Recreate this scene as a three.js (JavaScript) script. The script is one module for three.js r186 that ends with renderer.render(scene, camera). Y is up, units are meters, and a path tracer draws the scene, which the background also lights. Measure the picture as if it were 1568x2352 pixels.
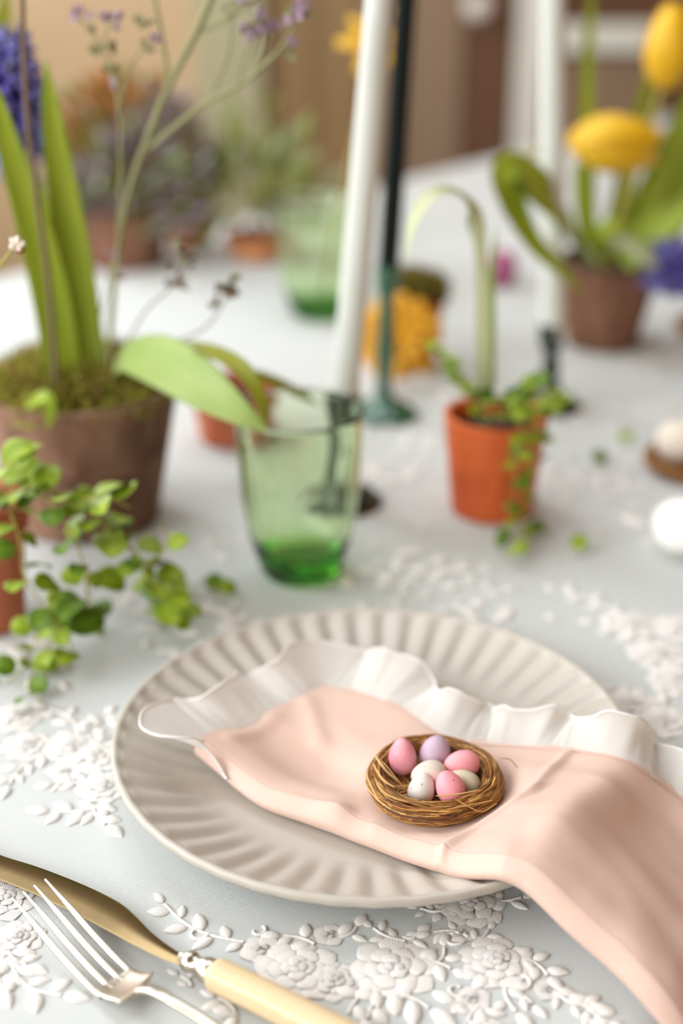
import * as THREE from 'three';
import { mergeGeometries } from 'three/addons/utils/BufferGeometryUtils.js';
import { RectAreaLightUniformsLib } from 'three/addons/lights/RectAreaLightUniformsLib.js';

// ---------------------------------------------------------------- camera, sky, daylight, exposure
// Origin: a point of the table top straight below the camera. y is up, metres; the floor lies at y = -0.75.
const scene = new THREE.Scene();
const camera = new THREE.PerspectiveCamera(39.59, 1568 / 2352, 0.05, 60);
camera.position.set(0, 0.4555, 0);
camera.rotation.set(THREE.MathUtils.degToRad(-24.42), 0, 0);
camera.focus = 0.695;
camera.userData.fStop = 2.45;
const renderer = new THREE.WebGLRenderer();
renderer.toneMapping = THREE.LinearToneMapping;
renderer.toneMappingExposure = 0.97;
renderer.shadowMap.enabled = true;
scene.background = new THREE.Color(0.86, 0.94, 1.0);
RectAreaLightUniformsLib.init();
function daylight(name, color, intensity, w, h, from, to) {      // the soft daylight that enters by one window
  const l = new THREE.RectAreaLight(color, intensity, w, h);
  l.name = name; l.position.set(...from); l.lookAt(...to); scene.add(l);
}
daylight('window_daylight', new THREE.Color(0.95, 0.98, 1.0), 5.4, 3.0, 1.35, [-1.42, 0.95, 0.25], [0, 0.35, 0.25]);
daylight('window_daylight', new THREE.Color(0.95, 0.98, 1.0), 3.8, 1.1, 1.35, [-0.75, 0.95, 1.92], [-0.75, 0.35, 0]);
daylight('window_daylight', new THREE.Color(0.97, 0.98, 1.0), 8.0, 1.1, 1.35, [-1.42, 0.95, -2.5], [0, 0.35, -2.5]);
daylight('rooflight_daylight', new THREE.Color(0.94, 0.97, 1.0), 3.0, 1.7, 1.3, [-0.35, 1.78, -1.65], [-0.35, 0, -1.65]);

// ---------------------------------------------------------------- helpers
function rng(seed) { return () => { seed = (seed + 0x6d2b79f5) | 0; let t = Math.imul(seed ^ (seed >>> 15), 1 | seed); t = (t + Math.imul(t ^ (t >>> 7), 61 | t)) ^ t; return ((t ^ (t >>> 14)) >>> 0) / 4294967296; }; }
const V = (a) => (a.isVector3 ? a.clone() : new THREE.Vector3(a[0], a[1], a[2]));
const lerp = THREE.MathUtils.lerp, smooth = (x, a, b) => THREE.MathUtils.smoothstep(x, a, b);
const used = new Map();
function numbered(name) { const n = used.get(name) ?? 0; used.set(name, n + 1); return n ? name + '_' + String(n).padStart(3, '0') : name; }
function shade(o) { o.castShadow = true; o.receiveShadow = true; return o; }
function thing(name, label, category, at = [0, 0, 0], group) {
  const o = new THREE.Group(); o.name = numbered(name); scene.add(o);
  o.position.set(...at); o.userData = { label, category };
  if (group) o.userData.group = group;
  return o;
}
// points given in the room, kept relative to the thing they belong to
function part(parent, name, geometry, material, label) {
  const m = shade(new THREE.Mesh(geometry, material)); m.name = name; parent.add(m);
  if (label) m.userData.label = label;
  return m;
}
function sub(parent, name) { const g = new THREE.Group(); g.name = name; parent.add(g); return g; }
function single(name, geometry, material, label, category, at = [0, 0, 0], group) {
  const m = shade(new THREE.Mesh(geometry, material)); m.name = numbered(name); scene.add(m);
  m.position.set(...at); m.userData = { label, category };
  if (group) m.userData.group = group;
  return m;
}
function structure(name, geometry, material, at = [0, 0, 0]) {
  const m = shade(new THREE.Mesh(geometry, material)); m.name = name; scene.add(m);
  m.position.set(...at); m.userData = { kind: 'structure' };
  return m;
}
// a grid of points f(u, v); closeU joins u = 1 to u = 0, closeV likewise
function grid(nu, nv, f, closeU = false, closeV = false, uvs = [1, 1], flip = false) {
  const pos = [], uv = [], idx = [], W = nv + 1;
  for (let i = 0; i <= nu; i++) for (let j = 0; j <= nv; j++) {
    const p = f(closeU && i === nu ? 0 : i / nu, closeV && j === nv ? 0 : j / nv, i, j);
    pos.push(p.x ?? p[0], p.y ?? p[1], p.z ?? p[2]); uv.push((i / nu) * uvs[0], (j / nv) * uvs[1]);
  }
  for (let i = 0; i < nu; i++) for (let j = 0; j < nv; j++) {
    const a = i * W + j, b = a + W; idx.push(a, b, a + 1, b, b + 1, a + 1);
  }
  if (closeU || closeV) {                  // closed shapes face outward
    let vol = 0; const P = (k) => new THREE.Vector3(pos[3 * k] - pos[0], pos[3 * k + 1] - pos[1], pos[3 * k + 2] - pos[2]);
    for (let k = 0; k < idx.length; k += 3) vol += P(idx[k]).dot(P(idx[k + 1]).cross(P(idx[k + 2])));
    flip = vol < 0;
  }
  if (flip) for (let k = 0; k < idx.length; k += 3) [idx[k], idx[k + 1]] = [idx[k + 1], idx[k]];
  const g = new THREE.BufferGeometry();
  g.setAttribute('position', new THREE.Float32BufferAttribute(pos, 3));
  g.setAttribute('uv', new THREE.Float32BufferAttribute(uv, 2));
  g.setIndex(idx); g.computeVertexNormals();
  const n = g.attributes.normal;
  const join = (a, b) => { const x = n.getX(a) + n.getX(b), y = n.getY(a) + n.getY(b), z = n.getZ(a) + n.getZ(b), l = Math.hypot(x, y, z) || 1; n.setXYZ(a, x / l, y / l, z / l); n.setXYZ(b, x / l, y / l, z / l); };
  if (closeU) for (let j = 0; j <= nv; j++) join(j, nu * W + j);
  if (closeV) for (let i = 0; i <= nu; i++) join(i * W, i * W + nv);
  return g;
}
// a turned shape: profile [[radius, height], ...] from bottom or top; the outside comes out facing outward when it runs upward
function lathe(profile, seg = 48, smoothIt = true, wobble = 0) {
  let pts = profile.map(([r, y]) => new THREE.Vector2(r, y));
  if (smoothIt) pts = new THREE.SplineCurve(pts).getPoints(profile.length * 5).map((p) => new THREE.Vector2(Math.max(0, p.x), p.y));
  const n = pts.length - 1;
  return grid(n, seg, (u, v) => {
    const p = pts[Math.round(u * n)], a = -v * Math.PI * 2, w = 1 + wobble * Math.sin(a * 3 + 1);
    return [p.x * Math.cos(a) * w, p.y, p.x * Math.sin(a) * w];
  }, false, true);
}
// a straight-walled profile with doubled corners stays crisp
const crisp = (p) => p.flatMap((q, i) => (i === 0 || i === p.length - 1 ? [q] : [[lerp(q[0], p[i - 1][0], 0.04), lerp(q[1], p[i - 1][1], 0.04)], q, [lerp(q[0], p[i + 1][0], 0.04), lerp(q[1], p[i + 1][1], 0.04)]]));
// an elliptical or leaf-like sweep along a curve through points
function ribbon(points, width, thick, { face = null, n = 24, k = 8, cup = 0, square = 1, from = 0, to = 1, shift = 0, wave = 0, twist = 0 } = {}) {
  const c = points.getPointAt ? points : new THREE.CatmullRomCurve3(points.map(V), false, 'centripetal');
  const w = typeof width === 'function' ? width : () => width, t = typeof thick === 'function' ? thick : () => thick;
  let side = null;
  const frames = [];
  for (let i = 0; i <= n; i++) {
    const u = lerp(from, to, i / n), p = c.getPointAt(u), tan = c.getTangentAt(u);
    let s;
    if (face) { const f = typeof face === 'function' ? V(face(i / n)) : V(face); s = f.cross(tan).normalize(); }
    else if (side) s = side.clone().addScaledVector(tan, -side.dot(tan)).normalize();
    else s = new THREE.Vector3(0.31, 0.2, 0.93).cross(tan).normalize();
    side = s.clone();
    if (twist) s.applyAxisAngle(tan, twist * (i / n));
    frames.push([p.addScaledVector(s, shift), s, tan.clone().cross(s).normalize()]);
  }
  const pw = (x) => (square === 1 ? x : Math.sign(x) * Math.pow(Math.abs(x), square));
  return grid(n, k, (u, v, i) => {
    const [p, s, nn] = frames[i], a = v * Math.PI * 2, x = pw(Math.cos(a)), y = pw(Math.sin(a)), W = w(u);
    return p.clone().addScaledVector(s, x * W).addScaledVector(nn, y * t(u) + cup * W * x * x + wave * W * Math.sin(u * 19) * x * x);
  }, false, true, [1, 1]);
}
const tube = (points, r, n = 16, k = 6) => { const f = typeof r === 'function' ? r : () => r; return ribbon(points, f, f, { n, k }); };
function egg(a, b, n = 20, k = 28) {      // long axis y, length a, widest b, blunt end down
  return grid(n, k, (u, v) => {
    const t = u * Math.PI, q = v * Math.PI * 2, y = -Math.cos(t), r = Math.sin(t) * (1 - 0.16 * y) * (b / 2);
    return [r * Math.cos(-q), y * a / 2, r * Math.sin(-q)];
  }, false, true);
}
function box(w, h, d, x = 0, y = 0, z = 0) { const g = new THREE.BoxGeometry(w, h, d); g.translate(x, y, z); return g; }
function moved(g, at = [0, 0, 0], dir = null, scale = 1, spin = 0) {       // local +y turned to dir
  const q = new THREE.Quaternion();
  if (dir) q.setFromUnitVectors(new THREE.Vector3(0, 1, 0), V(dir).normalize());
  if (spin) q.multiply(new THREE.Quaternion().setFromAxisAngle(new THREE.Vector3(0, 1, 0), spin));
  return g.clone().applyMatrix4(new THREE.Matrix4().compose(V(at), q, new THREE.Vector3(scale, scale, scale)));
}
function pose(o, at, dir = null, spin = 0, scale = 1) {
  o.position.set(...at);
  if (dir) o.quaternion.setFromUnitVectors(new THREE.Vector3(0, 1, 0), V(dir).normalize());
  if (spin) o.quaternion.multiply(new THREE.Quaternion().setFromAxisAngle(new THREE.Vector3(0, 1, 0), spin));
  o.scale.setScalar(scale);
  return o;
}
function tint(g, c) { const n = g.attributes.position.count, a = new Float32Array(n * 3); for (let i = 0; i < n; i++) a.set(c, i * 3); g.setAttribute('color', new THREE.BufferAttribute(a, 3)); return g; }

// ---------------------------------------------------------------- textures
function valueNoise(seed, P) {            // tileable noise with period P cells
  const r = rng(seed), cells = Array.from({ length: P * P }, () => r());
  return (u, v) => {
    const x = u * P, y = v * P, i = Math.floor(x), j = Math.floor(y), f = x - i, g = y - j, s = f * f * (3 - 2 * f), t = g * g * (3 - 2 * g);
    const c = (a, b) => cells[(((b % P) + P) % P) * P + (((a % P) + P) % P)];
    return lerp(lerp(c(i, j), c(i + 1, j), s), lerp(c(i, j + 1), c(i + 1, j + 1), s), t);
  };
}
function texture(w, h, f, srgb = true, repeat = [1, 1]) {
  const d = new Uint8Array(w * h * 4);
  for (let y = 0; y < h; y++) for (let x = 0; x < w; x++) {
    const c = f((x + 0.5) / w, (y + 0.5) / h), o = (y * w + x) * 4;
    for (let k = 0; k < 3; k++) d[o + k] = Math.max(0, Math.min(255, Math.round((c[k] ?? c) * 255)));
    d[o + 3] = 255;
  }
  const t = new THREE.DataTexture(d, w, h, THREE.RGBAFormat);
  t.magFilter = THREE.LinearFilter; t.minFilter = THREE.LinearMipmapLinearFilter; t.generateMipmaps = true;
  t.wrapS = t.wrapT = THREE.RepeatWrapping; t.repeat.set(...repeat);
  if (srgb) t.colorSpace = THREE.SRGBColorSpace;
  t.needsUpdate = true;
  return t;
}
const n4 = valueNoise(3, 4), n8 = valueNoise(5, 8), n16 = valueNoise(7, 16), n32 = valueNoise(11, 32), n64 = valueNoise(13, 64);
const mixc = (a, b, t) => a.map((x, i) => lerp(x, b[i], t));
const rgb = (r, g, b) => [r / 255, g / 255, b / 255];

// tulle: a hexagonal net of thread over pale blue-grey cotton; the tile is 16 x 16 cells
const net = (u, v) => {
  const row = Math.floor(v * 18), x = u * 16 + (row % 2) * 0.5, dx = x - Math.floor(x) - 0.5, dy = v * 18 - row - 0.5;
  return 1 - smooth(Math.hypot(dx, dy * 1.05), 0.2, 0.42);          // 1 in the hole, 0 on the thread
};
const tulleMap = texture(256, 256, (u, v) => mixc(rgb(220, 222, 219), rgb(175, 183, 183), net(u, v) * 0.9));
const tulleBump = texture(256, 256, (u, v) => 1 - net(u, v), false);
const twill = texture(128, 128, (u, v) => 0.5 + 0.3 * Math.sin((u * 16 + v * 16) * Math.PI * 2) + 0.2 * n64(u, v), false);
const weave = texture(128, 128, (u, v) => 0.5 + 0.25 * Math.sin(u * 32 * Math.PI * 2) * Math.sin(v * 32 * Math.PI * 2) + 0.25 * n32(u, v), false);
const stitch = texture(64, 64, (u, v) => 0.5 + 0.35 * Math.sin(u * 14 * Math.PI * 2 + n8(u, v) * 2) + 0.15 * n32(u, v), false);
const grit = texture(256, 256, (u, v) => 0.5 * n64(u, v) + 0.3 * n32(u, v) + 0.2 * n16(u, v), false);
const clayMap = (base, pale, dark, seed) => {
  const a = valueNoise(seed, 5), b = valueNoise(seed + 1, 13), c = valueNoise(seed + 2, 40);
  return texture(256, 256, (u, v) => {
    const m = a(u, v) * 0.55 + b(u, v) * 0.3 + c(u, v) * 0.15;
    return mixc(mixc(base, pale, smooth(m, 0.5, 0.72)), dark, smooth(1 - m, 0.52, 0.75)).map((x) => x + (n64(u, v) - 0.5) * 0.04);
  });
};
const veins = (light, dark, lines = 18) => texture(128, 128, (u, v) => mixc(dark, light, 0.5 + 0.3 * Math.sin(v * lines * Math.PI * 2) + 0.35 * (n16(u * 0.5, v) - 0.5)));
const woodMap = (a, b, seed) => { const f = valueNoise(seed, 6), g = valueNoise(seed + 1, 24); return texture(256, 256, (u, v) => mixc(a, b, 0.55 * f(u, v * 0.5) + 0.45 * g(u * 2, v * 0.25))); };

// ---------------------------------------------------------------- materials
const std = (o) => new THREE.MeshStandardMaterial({ roughness: 0.85, ...o });
const phys = (o) => new THREE.MeshPhysicalMaterial({ roughness: 0.85, ...o });
const leafM = (light, dark, o = {}) => phys({ map: veins(light, dark, o.lines ?? 18), roughness: o.rough ?? 0.5, transmission: o.through ?? 0.22, thickness: 0, side: THREE.DoubleSide, specularIntensity: o.spec ?? 0.7 });
const M = {
  tulle: phys({ map: tulleMap, bumpMap: tulleBump, bumpScale: 0.00025, roughness: 0.95, sheen: 0.9, sheenColor: new THREE.Color('#ffffff'), sheenRoughness: 0.7 }),
  lace: std({ color: '#ebe7e2', bumpMap: stitch, bumpScale: 0.00035, roughness: 0.9 }),
  plate: phys({ color: '#bbb4a9', roughness: 0.3, bumpMap: grit, bumpScale: 0.0001, specularIntensity: 0.6 }),
  napkin: phys({ color: '#dfbfaf', roughness: 0.85, bumpMap: twill, bumpScale: 0.00012, sheen: 0.35, sheenColor: new THREE.Color('#ffe9df'), sheenRoughness: 0.6, side: THREE.DoubleSide }),
  ruffle: phys({ color: '#efebe5', roughness: 0.95, transmission: 0.45, thickness: 0, bumpMap: weave, bumpScale: 0.0003, side: THREE.DoubleSide }),
  straw: std({ vertexColors: true, roughness: 0.6 }),
  nestStraw: std({ color: '#8f5d28', bumpMap: grit, bumpScale: 0.0004, roughness: 0.9 }),
  silver: std({ color: '#cbc2b4', metalness: 1, roughness: 0.28 }),
  blade: std({ color: '#937f5c', metalness: 1, roughness: 0.2 }),
  bone: phys({ color: '#dcc196', roughness: 0.35, clearcoat: 0.3, clearcoatRoughness: 0.3 }),
  glass: phys({ color: '#ffffff', roughness: 0.03, transmission: 1, thickness: 0.01, ior: 1.5, attenuationColor: new THREE.Color(0.5, 0.82, 0.26), attenuationDistance: 0.014 }),
  wax: phys({ color: '#d8dad3', roughness: 0.55 }),
  darkWax: phys({ color: '#0a1412', roughness: 0.75, specularIntensity: 0.4 }),
  greenGlaze: phys({ color: '#2c5c44', roughness: 0.18, clearcoat: 0.7, clearcoatRoughness: 0.1 }),
  darkGlaze: phys({ color: '#16281f', roughness: 0.2, clearcoat: 0.6, clearcoatRoughness: 0.15 }),
  soil: std({ color: '#3b2715', roughness: 1 }),
  oldClay: std({ map: clayMap(rgb(142, 108, 86), rgb(206, 184, 168), rgb(96, 66, 47), 21), bumpMap: grit, bumpScale: 0.0006, roughness: 0.9 }),
  redClay: std({ map: clayMap(rgb(168, 78, 42), rgb(188, 110, 78), rgb(116, 54, 32), 31), bumpMap: grit, bumpScale: 0.0004, roughness: 0.85 }),
  orangeClay: std({ map: clayMap(rgb(205, 93, 36), rgb(214, 112, 58), rgb(186, 76, 26), 41), bumpMap: grit, bumpScale: 0.0002, roughness: 0.6 }),
  brownClay: std({ map: clayMap(rgb(112, 76, 56), rgb(134, 94, 72), rgb(84, 54, 38), 51), bumpMap: grit, bumpScale: 0.0004, roughness: 0.9 }),
  paleClay: std({ map: clayMap(rgb(190, 116, 66), rgb(206, 142, 96), rgb(164, 92, 50), 61), roughness: 0.9 }),
  moss: std({ vertexColors: true, roughness: 1, side: THREE.DoubleSide }),
  strap: leafM(rgb(188, 198, 62), rgb(134, 162, 34), { through: 0.25 }),
  arch: leafM(rgb(186, 202, 126), rgb(148, 174, 88), { through: 0.3, rough: 0.42 }),
  olive: leafM(rgb(166, 166, 36), rgb(122, 132, 20)),
  jenny: leafM(rgb(182, 200, 52), rgb(136, 166, 30), { lines: 5, through: 0.35 }),
  jennyDeep: leafM(rgb(120, 152, 30), rgb(84, 120, 18), { lines: 5, through: 0.3 }),
  vineStem: std({ color: '#a39a4a', roughness: 0.8 }),
  dryStem: std({ color: '#8f8f66', roughness: 0.9 }),
  brownStem: std({ color: '#6f5c46', roughness: 0.9 }),
  mauve: phys({ color: '#b79db0', roughness: 0.95, transmission: 0.2, thickness: 0, side: THREE.DoubleSide }),
  hyacinth: phys({ color: '#8580cc', roughness: 0.6, transmission: 0.2, thickness: 0, side: THREE.DoubleSide }),
  violet: phys({ color: '#5f52ac', roughness: 0.6, transmission: 0.2, thickness: 0, side: THREE.DoubleSide }),
  yellow: phys({ color: '#f4c406', roughness: 0.55, transmission: 0.25, thickness: 0, side: THREE.DoubleSide }),
  gold: phys({ color: '#eeb000', roughness: 0.65, transmission: 0.2, thickness: 0, side: THREE.DoubleSide }),
  palegreen: phys({ color: '#d3d8ae', roughness: 0.5, transmission: 0.25, thickness: 0, side: THREE.DoubleSide }),
  magenta: phys({ color: '#a2507c', roughness: 0.6 }),
  stuff: std({ vertexColors: true, roughness: 0.95, side: THREE.DoubleSide }),
};

// ---------------------------------------------------------------- the room
const R = {
  plaster: std({ map: texture(128, 128, (u, v) => mixc(rgb(196, 170, 134), rgb(188, 162, 126), n16(u, v))), roughness: 0.95, bumpMap: grit, bumpScale: 0.001 }),
  white: std({ color: '#e6e2d8', roughness: 0.9 }),
  paint: std({ color: '#dfe0d4', roughness: 0.5 }),
  clay: std({ color: '#cf9f6c', roughness: 0.95 }),
  sage: std({ map: woodMap(rgb(176, 172, 140), rgb(158, 154, 122), 71), roughness: 0.8 }),
  plankA: std({ map: woodMap(rgb(146, 118, 80), rgb(122, 96, 60), 81), roughness: 0.75 }),
  plankB: std({ map: woodMap(rgb(150, 126, 102), rgb(126, 102, 80), 91), roughness: 0.75 }),
  plankC: std({ map: woodMap(rgb(112, 76, 50), rgb(84, 54, 34), 101), roughness: 0.75 }),
  floor: std({ map: woodMap(rgb(140, 104, 70), rgb(108, 78, 52), 111), roughness: 0.7 }),
  pane: phys({ color: '#ffffff', transmission: 1, thickness: 0, roughness: 0.02 }),
};
const X0 = -1.5, X1 = 2.6, Z0 = -3.5, Z1 = 2.0, Y0 = -0.75, Y1 = 1.85, H = Y1 - Y0;
// floor of wide boards
const floor = structure('floor', box(X1 - X0, 0.06, Z1 - Z0, (X0 + X1) / 2, Y0 - 0.04, (Z0 + Z1) / 2), R.plankC);
for (let i = 0; i < 20; i++) { const w = (X1 - X0) / 20; part(floor, 'floor_board', box(w - 0.004, 0.02, Z1 - Z0, X0 + (i + 0.5) * w, Y0 - 0.008 + (i % 3) * 0.0006, (Z0 + Z1) / 2), R.floor); }
{ // timber ceiling with a rooflight over the far end of the table
  const C = (x0, x1, z0, z1) => box(x1 - x0, 0.1, z1 - z0, (x0 + x1) / 2, Y1 + 0.05, (z0 + z1) / 2);
  structure('ceiling', mergeGeometries([C(X0 - 0.15, -1.2, Z0 - 0.15, Z1 + 0.15), C(0.5, X1 + 0.15, Z0 - 0.15, Z1 + 0.15), C(-1.2, 0.5, Z0 - 0.15, -2.3), C(-1.2, 0.5, -1.0, Z1 + 0.15)]), R.plankA);
  const f = structure('window_3', mergeGeometries([box(0.05, 0.08, 1.3, -1.175, Y1 + 0.05, -1.65), box(0.05, 0.08, 1.3, 0.475, Y1 + 0.05, -1.65), box(1.6, 0.08, 0.05, -0.35, Y1 + 0.05, -2.275), box(1.6, 0.08, 0.05, -0.35, Y1 + 0.05, -1.025)]), R.paint);
  for (const x of [-0.76, 0.06]) part(f, 'pane', box(0.76, 0.004, 1.2, x, Y1 + 0.05, -1.65), R.pane);
}
// left wall with a wide window, wall behind the camera with a second one
function pierced(name, along, at, lo, hi, a, b, y0, y1) {     // a wall with one opening a..b, y0..y1; along 'x' or 'z'
  const B = (c0, c1, h0, h1) => (along === 'z' ? box(0.15, h1 - h0, c1 - c0, at, (h0 + h1) / 2, (c0 + c1) / 2) : box(c1 - c0, h1 - h0, 0.15, (c0 + c1) / 2, (h0 + h1) / 2, at));
  return structure(name, mergeGeometries([B(lo, a, Y0, Y1), B(b, hi, Y0, Y1), B(a, b, Y0, y0), B(a, b, y1, Y1)]), R.plaster);
}
pierced('wall_left', 'z', X0 - 0.075, -1.55, Z1, -1.3, 1.8, 0.25, 1.65);
pierced('wall_left_far', 'z', X0 - 0.075, Z0 - 0.2, -1.55, -3.1, -1.7, 0.25, 1.65);
pierced('wall_front', 'x', Z1 + 0.075, X0, X1, -1.3, -0.2, 0.25, 1.65);
structure('wall_right', box(0.15, H, Z1 - Z0, X1 + 0.075, (Y0 + Y1) / 2, (Z0 + Z1) / 2), R.clay);
function casement(name, along, at, a, b, y0, y1, n) {
  const B = (c0, c1, h0, h1, d) => (along === 'z' ? box(d, h1 - h0, c1 - c0, at, (h0 + h1) / 2, (c0 + c1) / 2) : box(c1 - c0, h1 - h0, d, (c0 + c1) / 2, (h0 + h1) / 2, at));
  const f = structure(name, mergeGeometries([B(a, b, y0, y0 + 0.05, 0.07), B(a, b, y1 - 0.05, y1, 0.07), B(a, a + 0.05, y0, y1, 0.07), B(b - 0.05, b, y0, y1, 0.07)]), R.paint);
  for (let i = 1; i < n; i++) { const c = lerp(a, b, i / n); part(f, 'glazing_bar', B(c - 0.015, c + 0.015, y0 + 0.05, y1 - 0.05, 0.04), R.paint); }
  for (let i = 0; i < n; i++) part(f, 'pane', B(lerp(a, b, i / n) + 0.016, lerp(a, b, (i + 1) / n) - 0.016, y0 + 0.05, y1 - 0.05, 0.004), R.pane);
}
casement('window_1', 'z', X0 - 0.08, -1.3, 1.8, 0.25, 1.65, 5);
casement('window_4', 'z', X0 - 0.08, -3.1, -1.7, 0.25, 1.65, 2);
casement('window_2', 'x', Z1 + 0.08, -1.3, -0.2, 0.25, 1.65, 3);
// back wall: plaster on the left, a sage post, brown boards, and a white framed door with brown panels on the right
const back = structure('wall_back', box(X1 - X0, H, 0.15, (X0 + X1) / 2, (Y0 + Y1) / 2, Z0 - 0.1), R.plaster);
structure('trim_1', box(0.15, H, 0.06, -0.262, (Y0 + Y1) / 2, Z0 + 0.005), R.sage);
for (let i = 0; i < 5; i++) {
  const w = 0.1175, x = -0.185 + (i + 0.5) * w;
  part(back, 'wall_board', box(w - 0.004, H, 0.03, x, (Y0 + Y1) / 2, Z0 - 0.012 + (i % 2) * 0.002), i < 2 ? R.plankA : i < 4 ? R.plankB : R.plankC);
}
const door = structure('door_1', box(1.16, H - 0.5, 0.03, 0.985, Y0 + (H - 0.5) / 2, Z0 - 0.006), R.plankC);
for (const x of [0.442, 1.0, 1.53]) part(door, 'door_stile', box(0.066, H - 0.5, 0.05, x, Y0 + (H - 0.5) / 2, Z0 + 0.012), R.paint);
for (const y of [-0.62, 0.092, 0.72]) part(door, 'door_rail', box(1.02, 0.062, 0.044, 0.985, y, Z0 + 0.014), R.paint);
for (let i = 0; i < 4; i++) part(door, 'door_panel', box(0.246, 0.62, 0.02, 0.475 + 0.13 + i * 0.262 + (i > 1 ? 0.004 : 0), -0.264, Z0 + 0.006), i % 2 ? R.plankC : R.plankB);
const knob = lathe([[0.0001, 0], [0.011, 0.001], [0.009, 0.012], [0.012, 0.02], [0.028, 0.03], [0.03, 0.042], [0.02, 0.056], [0.0001, 0.06]], 24);
const pk = single('door_knob', moved(knob, [0, 0, 0], [0, 0, 1]), phys({ color: '#e3ddd4', roughness: 0.2, clearcoat: 0.6 }), 'pale round porcelain knob high on the brown boards beside the white door frame', 'knob', [0.3141, 0.1619, -3.49]);

// ---------------------------------------------------------------- the table and its cloth
// the long side of the table runs at 49 degrees to the view: U along it, N across it towards the chair side
const U = [0.6577, 0.7533], tableAt = (u, n) => [U[0] * u + U[1] * n, -U[1] * u + U[0] * n];
const UA = -0.15, UB = 2.7, NA = -1.43, NB = -0.215;
const table = thing('dining_table', 'long wooden dining table hidden under the white lace tablecloth', 'table', [0, -0.006, 0]);
table.rotation.y = Math.atan2(U[1], U[0]);
part(table, 'tabletop', box(UB - UA - 0.02, 0.03, NB - NA - 0.02, (UA + UB) / 2, -0.016, (NA + NB) / 2), R.plankB);
for (const u of [UA + 0.1, UB - 0.1]) for (const n of [NA + 0.1, NB - 0.1]) part(table, 'leg', box(0.07, 0.7, 0.07, u, -0.388, n), R.plankB);
part(table, 'apron', box(UB - UA - 0.2, 0.08, NB - NA - 0.24, (UA + UB) / 2, -0.075, (NA + NB) / 2), R.plankB);

const fold = (a, b) => n4(((a * 0.9) % 1 + 1) % 1, ((b * 0.9) % 1 + 1) % 1);
function clothPoint(p, q) {            // p, q in metres over the cloth, reaching past the edges
  const DROP = 0.26;
  let u = Math.min(Math.max(p, UA), UB), n = Math.min(Math.max(q, NA), NB), du = p - u, dn = q - n, d = Math.max(Math.abs(du), Math.abs(dn));
  let y = -0.0004 - 0.0012 * fold(p * 1.7, q * 1.7) - 0.0008 * n8((((p + q * 0.6) * 2.3) % 1 + 1) % 1, ((q * 2.1) % 1 + 1) % 1);
  if (d > 0) {
    const r = 0.02, out = r * (1 - Math.exp(-d / r)) + 0.03 * (d / DROP) * (1 + Math.sin((p + q) * 37)), s = Math.hypot(du, dn) || 1;
    u += (du / s) * out; n += (dn / s) * out; y -= Math.max(0, d - r * (1 - Math.exp(-d / r)));
  }
  const [x, z] = tableAt(u, n);
  return [x, y, z];
}
const cloth = thing('tablecloth', 'white tulle tablecloth embroidered with raised lace flowers and sprigs', 'tablecloth');
const clothG = grid(330, 190, (a, b) => clothPoint(lerp(UA - 0.26, UB + 0.26, a), lerp(NA - 0.26, NB + 0.26, b)), false, false, [3.37 / 0.0136, 1.735 / 0.0136], true);
part(cloth, 'tulle', clothG, M.tulle);
const clothY = (x, z) => { const u = U[0] * x - U[1] * z, n = U[1] * x + U[0] * z; return clothPoint(u, n)[1]; };

// raised satin-stitch leaf along +x, length 1, and a scalloped petal
const laceLeaf = grid(12, 8, (u, v) => {
  const t = u, w = 0.245 * Math.pow(Math.sin(Math.PI * Math.pow(t, 0.85)), 0.8), a = v * Math.PI;
  return [t, Math.sin(a) * w * 0.55, Math.cos(a) * w];
}, false, false, [1, 0.3]);
const lacePetal = grid(12, 10, (u, v) => {
  const w = 0.5 * Math.pow(Math.sin(Math.PI * Math.min(1, 0.04 + 0.96 * Math.pow(u, 1.35))), 0.5), q = v * 2 - 1, ripple = 1 + 0.03 * Math.cos(q * 9);
  return [u * (1 - 0.14 * q * q) * ripple, 0.13 * Math.sqrt(Math.max(0, 1 - q * q)) * Math.sin(Math.PI * Math.min(1, 0.12 + u * 0.88)), q * w];
}, false, false, [0.6, 0.9], true);
{ const w = lacePetal.attributes.uv; for (let i = 0; i < w.count; i++) w.setXY(i, w.getY(i), w.getX(i)); }
const lr = rng(77);
function lay(parent, g, x, z, ang, len, wide, high, lift = 0, name = 'lace_leaf') {
  const m = shade(new THREE.Mesh(g, M.lace)); m.name = name; parent.add(m);
  m.position.set(x, clothY(x, z) + lift, z); m.rotation.y = -ang; m.scale.set(len, high, wide);
  return m;
}
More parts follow.
